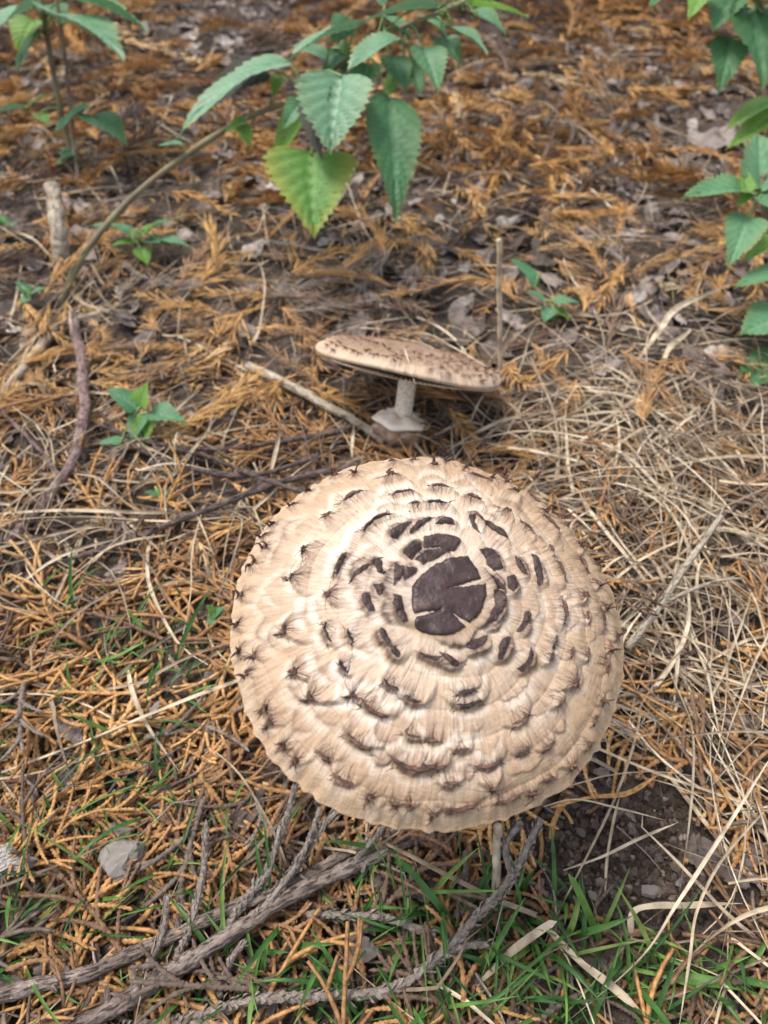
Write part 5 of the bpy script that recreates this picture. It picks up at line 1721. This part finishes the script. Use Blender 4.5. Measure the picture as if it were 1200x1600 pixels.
def stalk(pts, w, label, mat='straw', n=30, fold=.5):
    P = path_from(pts, n); o_ = P[0].copy()
    V, Q_ = ribbon(P - o_, w * np.interp(np.linspace(0, 1, n), [0, .12, .3, .8, 1], [.25, .7, 1, .8, .12]) * (1 + .25 * (vnoise(np.linspace(0, 9, n) + P[0, 0] * 70, np.zeros(n), 91) - .5)), fold, twist=np.linspace(0, random.uniform(-1.6, 1.6), n) + .5 * np.sin(np.linspace(0, 6, n)))
    mb = MB(); mb.add(V, Q_)
    o = obj('dry_grass_stalk', mb.mesh('dry_grass_stalk'), M[mat]); o.location = o_
    c_ = random.uniform(.7, 1) if mat == 'straw' else random.uniform(.5, .8); o.color = (c_, c_, c_, 1)
    return tag(o, label, 'dry grass')


stalk([(1028, 1005, .012), (1052, 1065, .02), (1078, 1130, .022), (1082, 1200, .022), (1075, 1290, .018), (1062, 1392, .006)], .0030, 'bent broad straw standing out in front of the forked stalk', n=40)
stalk([(1075, 1128, .022), (1110, 1200, .02), (1145, 1262, .016), (1175, 1330, .008)], .0022, 'thin orange stem running on from the bent broad straw', 'cedar')
stalk([(1200, 1190, .03), (1130, 1300, .035), (1060, 1410, .03), (1000, 1500, .02), (870, 1610, .01)], .0022, 'long pale straw sweeping across green grass beside bare soil', n=40)
stalk([(1210, 1250, .02), (1130, 1340, .03), (1090, 1420, .03), (1078, 1500, .03), (1060, 1612, .01)], .0018, 'thin pale straw crossing the long sweeping one')
stalk([(985, 1470, .006), (990, 1430, .014), (1020, 1418, .018), (1080, 1416, .018), (1160, 1412, .01)], .0050, 'broad bent dry grass leaf at the edge of the bare soil', n=40)
stalk([(850, 1445, .012), (900, 1500, .018), (960, 1545, .016), (1000, 1580, .01)], .0052, 'broad pale dry leaf blade lying on green grass')
stalk([(745, 1540, .008), (800, 1490, .016), (850, 1450, .02), (870, 1440, .02)], .0050, 'folded greyish dry leaf blade pointing at bare soil')
stalk([(-20, 1215, .010), (120, 1165, .016), (240, 1115, .020), (340, 1075, .022), (420, 1050, .02)], .0034, 'long straight straw running to the left edge of the cap from the splintered wood side', n=40)
stalk([(-30, 805, .014), (100, 798, .02), (250, 800, .022), (400, 798, .02)], .0030, 'long level straw below the curved purple-brown twig')
stalk([(-30, 815, .012), (120, 808, .018), (260, 815, .02), (380, 806, .018)], .0026, 'level straw lying beside another just below the curved twig')
stalk([(200, 1045, .01), (206, 1080, .016), (230, 1130, .016), (280, 1205, .008)], .0036, 'greyish straw bending between green blades and orange sprigs')
stalk([(318, 790, .02), (300, 860, .024), (298, 930, .022), (278, 1030, .012)], .0013, 'very thin pale thread of dry grass hanging over dark soil')
stalk([(850, 1260, .02), (900, 1250, .026), (960, 1262, .024), (1040, 1282, .014)], .0018, 'curved pale straw bordering the bare soil below the cap')
stalk([(880, 1360, .006), (940, 1340, .012), (1000, 1310, .014), (1060, 1285, .012)], .0020, 'pale straw lying across the bare soil')
stalk([(945, 1400, .006), (950, 1340, .012), (960, 1280, .016), (970, 1240, .016)], .0022, 'upright pale straw crossing the bare soil')
stalk([(860, 1262, .016), (920, 1248, .02), (980, 1240, .02), (1030, 1210, .016)], .0034, 'orange cord-like stem under the right edge of the cap', 'cedar')
stalk([(1000, 560, .01), (1030, 520, .03), (1060, 480, .035), (1140, 445, .02)], .0070, 'broad arching pale dry leaf behind the dry tangle', n=40)
stalk([(1035, 570, .01), (1050, 540, .02), (1080, 515, .02)], .0060, 'short broad pale dry leaf next to the arching one')
stalk([(560, 512, .02), (640, 520, .052), (700, 540, .066), (745, 565, .066), (790, 592, .05)], .0038, 'pale straw resting along the back of the tilted cap')
stalk([(632, 545, .113), (638, 565, .108), (648, 598, .097)], .0016, 'short white straw hanging over the rim of the tilted cap')
stalk([(660, 690, .012), (700, 672, .02), (735, 655, .022)], .0060, 'broad pale straw beside the ring of the tilted mushroom')
stalk([(690, 712, .008), (740, 680, .02), (800, 652, .022), (840, 660, .012)], .0036, 'arched pale straw in front of the tilted mushroom')
stalk([(550, 715, .006), (551, 680, .016), (553, 648, .026)], .0034, 'short upright straw beside the tilted mushroom ring')
stalk([(420, 760, .006), (432, 700, .03), (436, 660, .04)], .0040, 'upright pale straw among the dark twigs')

# --- green grass ----------------------------------------------------------
def blade_mesh(seed):
    r = np.random.default_rng(seed)
    L = r.uniform(.030, .075); n = 9
    t_ = np.linspace(0, 1, n); bend = r.uniform(.5, 1.9); el0 = r.uniform(.7, 1.35)
    el = el0 - bend * t_ ** 1.3; yaw = r.uniform(-.35, .35) * t_
    d = np.stack([np.cos(el) * np.cos(yaw), np.cos(el) * np.sin(yaw), np.sin(el)], -1)
    P = np.vstack([[0, 0, -.002], np.cumsum(d[:-1], 0) * L / n])
    w = r.uniform(.0016, .0034) * np.interp(t_, [0, .3, .7, 1], [.7, 1, .8, .06])
    return ribbon(P, w, .55, twist=np.linspace(0, r.uniform(-.8, .8), n))


BL = [blade_mesh(900 + k) for k in range(18)]
BLM = []
for V, Q_ in BL:
    me = mk_mesh('blade', V, Q_); me.materials.append(M['grass']); BLM.append(me)
TUFTS = [(560, 1420), (640, 1500), (690, 1460), (720, 1540), (760, 1500), (790, 1450), (830, 1480), (850, 1560), (890, 1530), (930, 1480), (960, 1560), (1000, 1530), (1030, 1600), (700, 1590), (770, 1590), (620, 1570), (560, 1580), (500, 1500), (440, 1450), (930, 1600), (880, 1440), (1080, 1520), (820, 1420), (660, 1420),
         (120, 1460), (60, 1500), (40, 1420), (150, 1390), (90, 1570), (240, 1250), (60, 1310), (20, 1230), (130, 1240), (200, 1160), (30, 1090), (190, 1010), (250, 1060), (110, 980), (300, 1210), (420, 1500), (380, 1530), (470, 1570), (300, 1560), (440, 1320), (590, 1350), (1130, 1560), (1160, 1500), (740, 1440)]
for k, (x, y) in enumerate(TUFTS):
    P = gp(x, y, 0)
    tf = empty('grass_tuft', P)
    right = x > 350 and y > 1300
    mk = near_mark(x, y)
    tag(tf, ('leafy tuft of green grass blades by ' if right else 'sparse tuft of a few green grass blades by ') + mk, 'grass', 'grass tufts by ' + mk)
    for _ in range(random.randint(4, 7) if right else random.randint(3, 5)):
        o = bpy.data.objects.new('blade', BLM[random.randrange(18)]); COL.objects.link(o); o.parent = tf; c_ = random.random(); o.color = (c_, c_, c_, 1)
        dx, dy = random.uniform(-.012, .012), random.uniform(-.012, .012)
        o.location = (dx, dy, float(gz(P[0] + dx, P[1] + dy)) - P[2]); o.rotation_euler = (0, 0, random.uniform(0, 6.283)); s_ = random.uniform(.75, 1.25); o.scale = (s_, s_, s_)
S = sample(420, -.1, .6, lambda a, b: w_grass(a, b) * (1 - w_soil(a, b)))
sg = MB()
for P in S:
    V, Q_ = BL[random.randrange(18)]
    Rm = rot3(random.uniform(0, 6.28), 0, 0) * random.uniform(.35, .85)
    sg.add(V @ Rm.T + np.array([P[0], P[1], float(gz(*P))]), Q_, None, rnd=random.random())
o = obj('grass', sg.mesh('grass'), M['grass_s'])
tag(o, 'thin short green grass growing through the litter', 'grass', kind='stuff')
# three green grass leaves that stand out
def gblade(pts, w, label):
    P = path_from(pts, 24); o_ = P[0].copy()
    V, Q_ = ribbon(P - o_, w * np.interp(np.linspace(0, 1, 24), [0, .3, .8, 1], [.8, 1, .8, .1]), .4, twist=np.linspace(0, .6, 24))
    tf = empty('grass_shoot', o_)
    tag(tf, label, 'grass')
    mb = MB(); mb.add(V, Q_); obj('blade', mb.mesh('blade'), M['grass'], tf)
    for _ in range(2):
        o = bpy.data.objects.new('blade', BLM[random.randrange(18)]); COL.objects.link(o); o.parent = tf; c_ = random.random(); o.color = (c_, c_, c_, 1)
        o.rotation_euler = (0, 0, random.uniform(0, 6.283)); s_ = random.uniform(.35, .6); o.scale = (s_, s_, s_)


gblade([(720, 1460, .0), (690, 1420, .018), (650, 1370, .03), (612, 1332, .036)], .0042, 'long green grass blade leaning under the front of the cap')
gblade([(940, 1480, .0), (920, 1430, .02), (900, 1385, .035), (888, 1365, .04)], .0044, 'broad upright green grass blade beside bare soil')
gblade([(1040, 1525, .006), (1090, 1532, .012), (1140, 1540, .012), (1170, 1545, .01)], .0062, 'broad flat green leaf blade lying in dry straw')
gblade([(240, 1000, .0), (222, 980, .012), (198, 950, .02)], .0034, 'short green grass blade beside dark soil among orange sprigs')
gblade([(150, 1035, .01), (185, 1025, .016), (232, 1000, .014)], .0034, 'green grass blade lying level over orange sprigs')

# --- thin dead rootlets and grey twiglets -------------------------------------------
def wtwl(px, py): return np.clip(.35 + .3 * w_grey(px, py) + .6 * ell(px, py, 380, 730, 240, 90) + .4 * ell(px, py, 300, 1250, 200, 120) - .3 * w_thatch(px, py), 0, 1) * (1 - .8 * w_soil(px, py))


S = sample(2000, -.05, 2.0, wtwl)
sm_ = MB()
for P in S:
    C_ = straw_path(P, rng, random.uniform(.02, .08), .5, .6)
    V, Q_, T_ = tube(C_, np.linspace(1, .4, len(C_)) * random.uniform(.0005, .0014), 3); sm_.add(V, Q_, T_, rnd=random.random())
o = obj('twiglets', sm_.mesh('twiglets'), M['greytwig_s'])
tag(o, 'thin grey-brown broken twiglets mixed into the litter', 'litter', kind='stuff')

# --- soil crumbs ---------------------------------------------------------------------
S = np.concatenate([sample(3000, -.05, .6, lambda a, b: w_soil(a, b)), sample(3500, -.1, 1.4, lambda a, b: a * 0 + .5)])
ico = np.array([[1, 0, 0], [-1, 0, 0], [0, 1, 0], [0, -1, 0], [0, 0, 1], [0, 0, -1]], float)
it = np.array([(0, 2, 4), (2, 1, 4), (1, 3, 4), (3, 0, 4), (2, 0, 5), (1, 2, 5), (3, 1, 5), (0, 3, 5)])
# subdivide once for rounder crumbs
vv = list(map(tuple, ico)); tt = []
mid = {}
def midp(a, b):
    key = (min(a, b), max(a, b))
    if key not in mid:
        m_ = nrm((np.array(vv[a]) + np.array(vv[b])) / 2); vv.append(tuple(m_)); mid[key] = len(vv) - 1
    return mid[key]
for a, b, c_ in it:
    x, y, z = midp(a, b), midp(b, c_), midp(c_, a)
    tt += [(a, x, z), (x, b, y), (z, y, c_), (x, y, z)]
ico2 = np.array(vv); tt = np.array(tt)
sc_ = MB()
n = len(S)
for k in range(n):
    r = .0008 + .0030 * random.random() ** 4
    V = ico2 * (1 + .22 * rng.normal(size=(len(ico2), 1))) * np.array([r, r * random.uniform(.6, 1), r * random.uniform(.5, .9)])
    V = V @ rot3(random.uniform(0, 6), random.uniform(-1, 1), 0).T
    sc_.add(V + np.array([S[k, 0], S[k, 1], float(gz(*S[k])) + r * .3]), None, tt, rnd=random.random())
o = obj('soil_crumbs', sc_.mesh('soil_crumbs', smooth=False), M['crumb'])
tag(o, 'crumbs of dark soil and tiny grit', 'soil', kind='stuff')
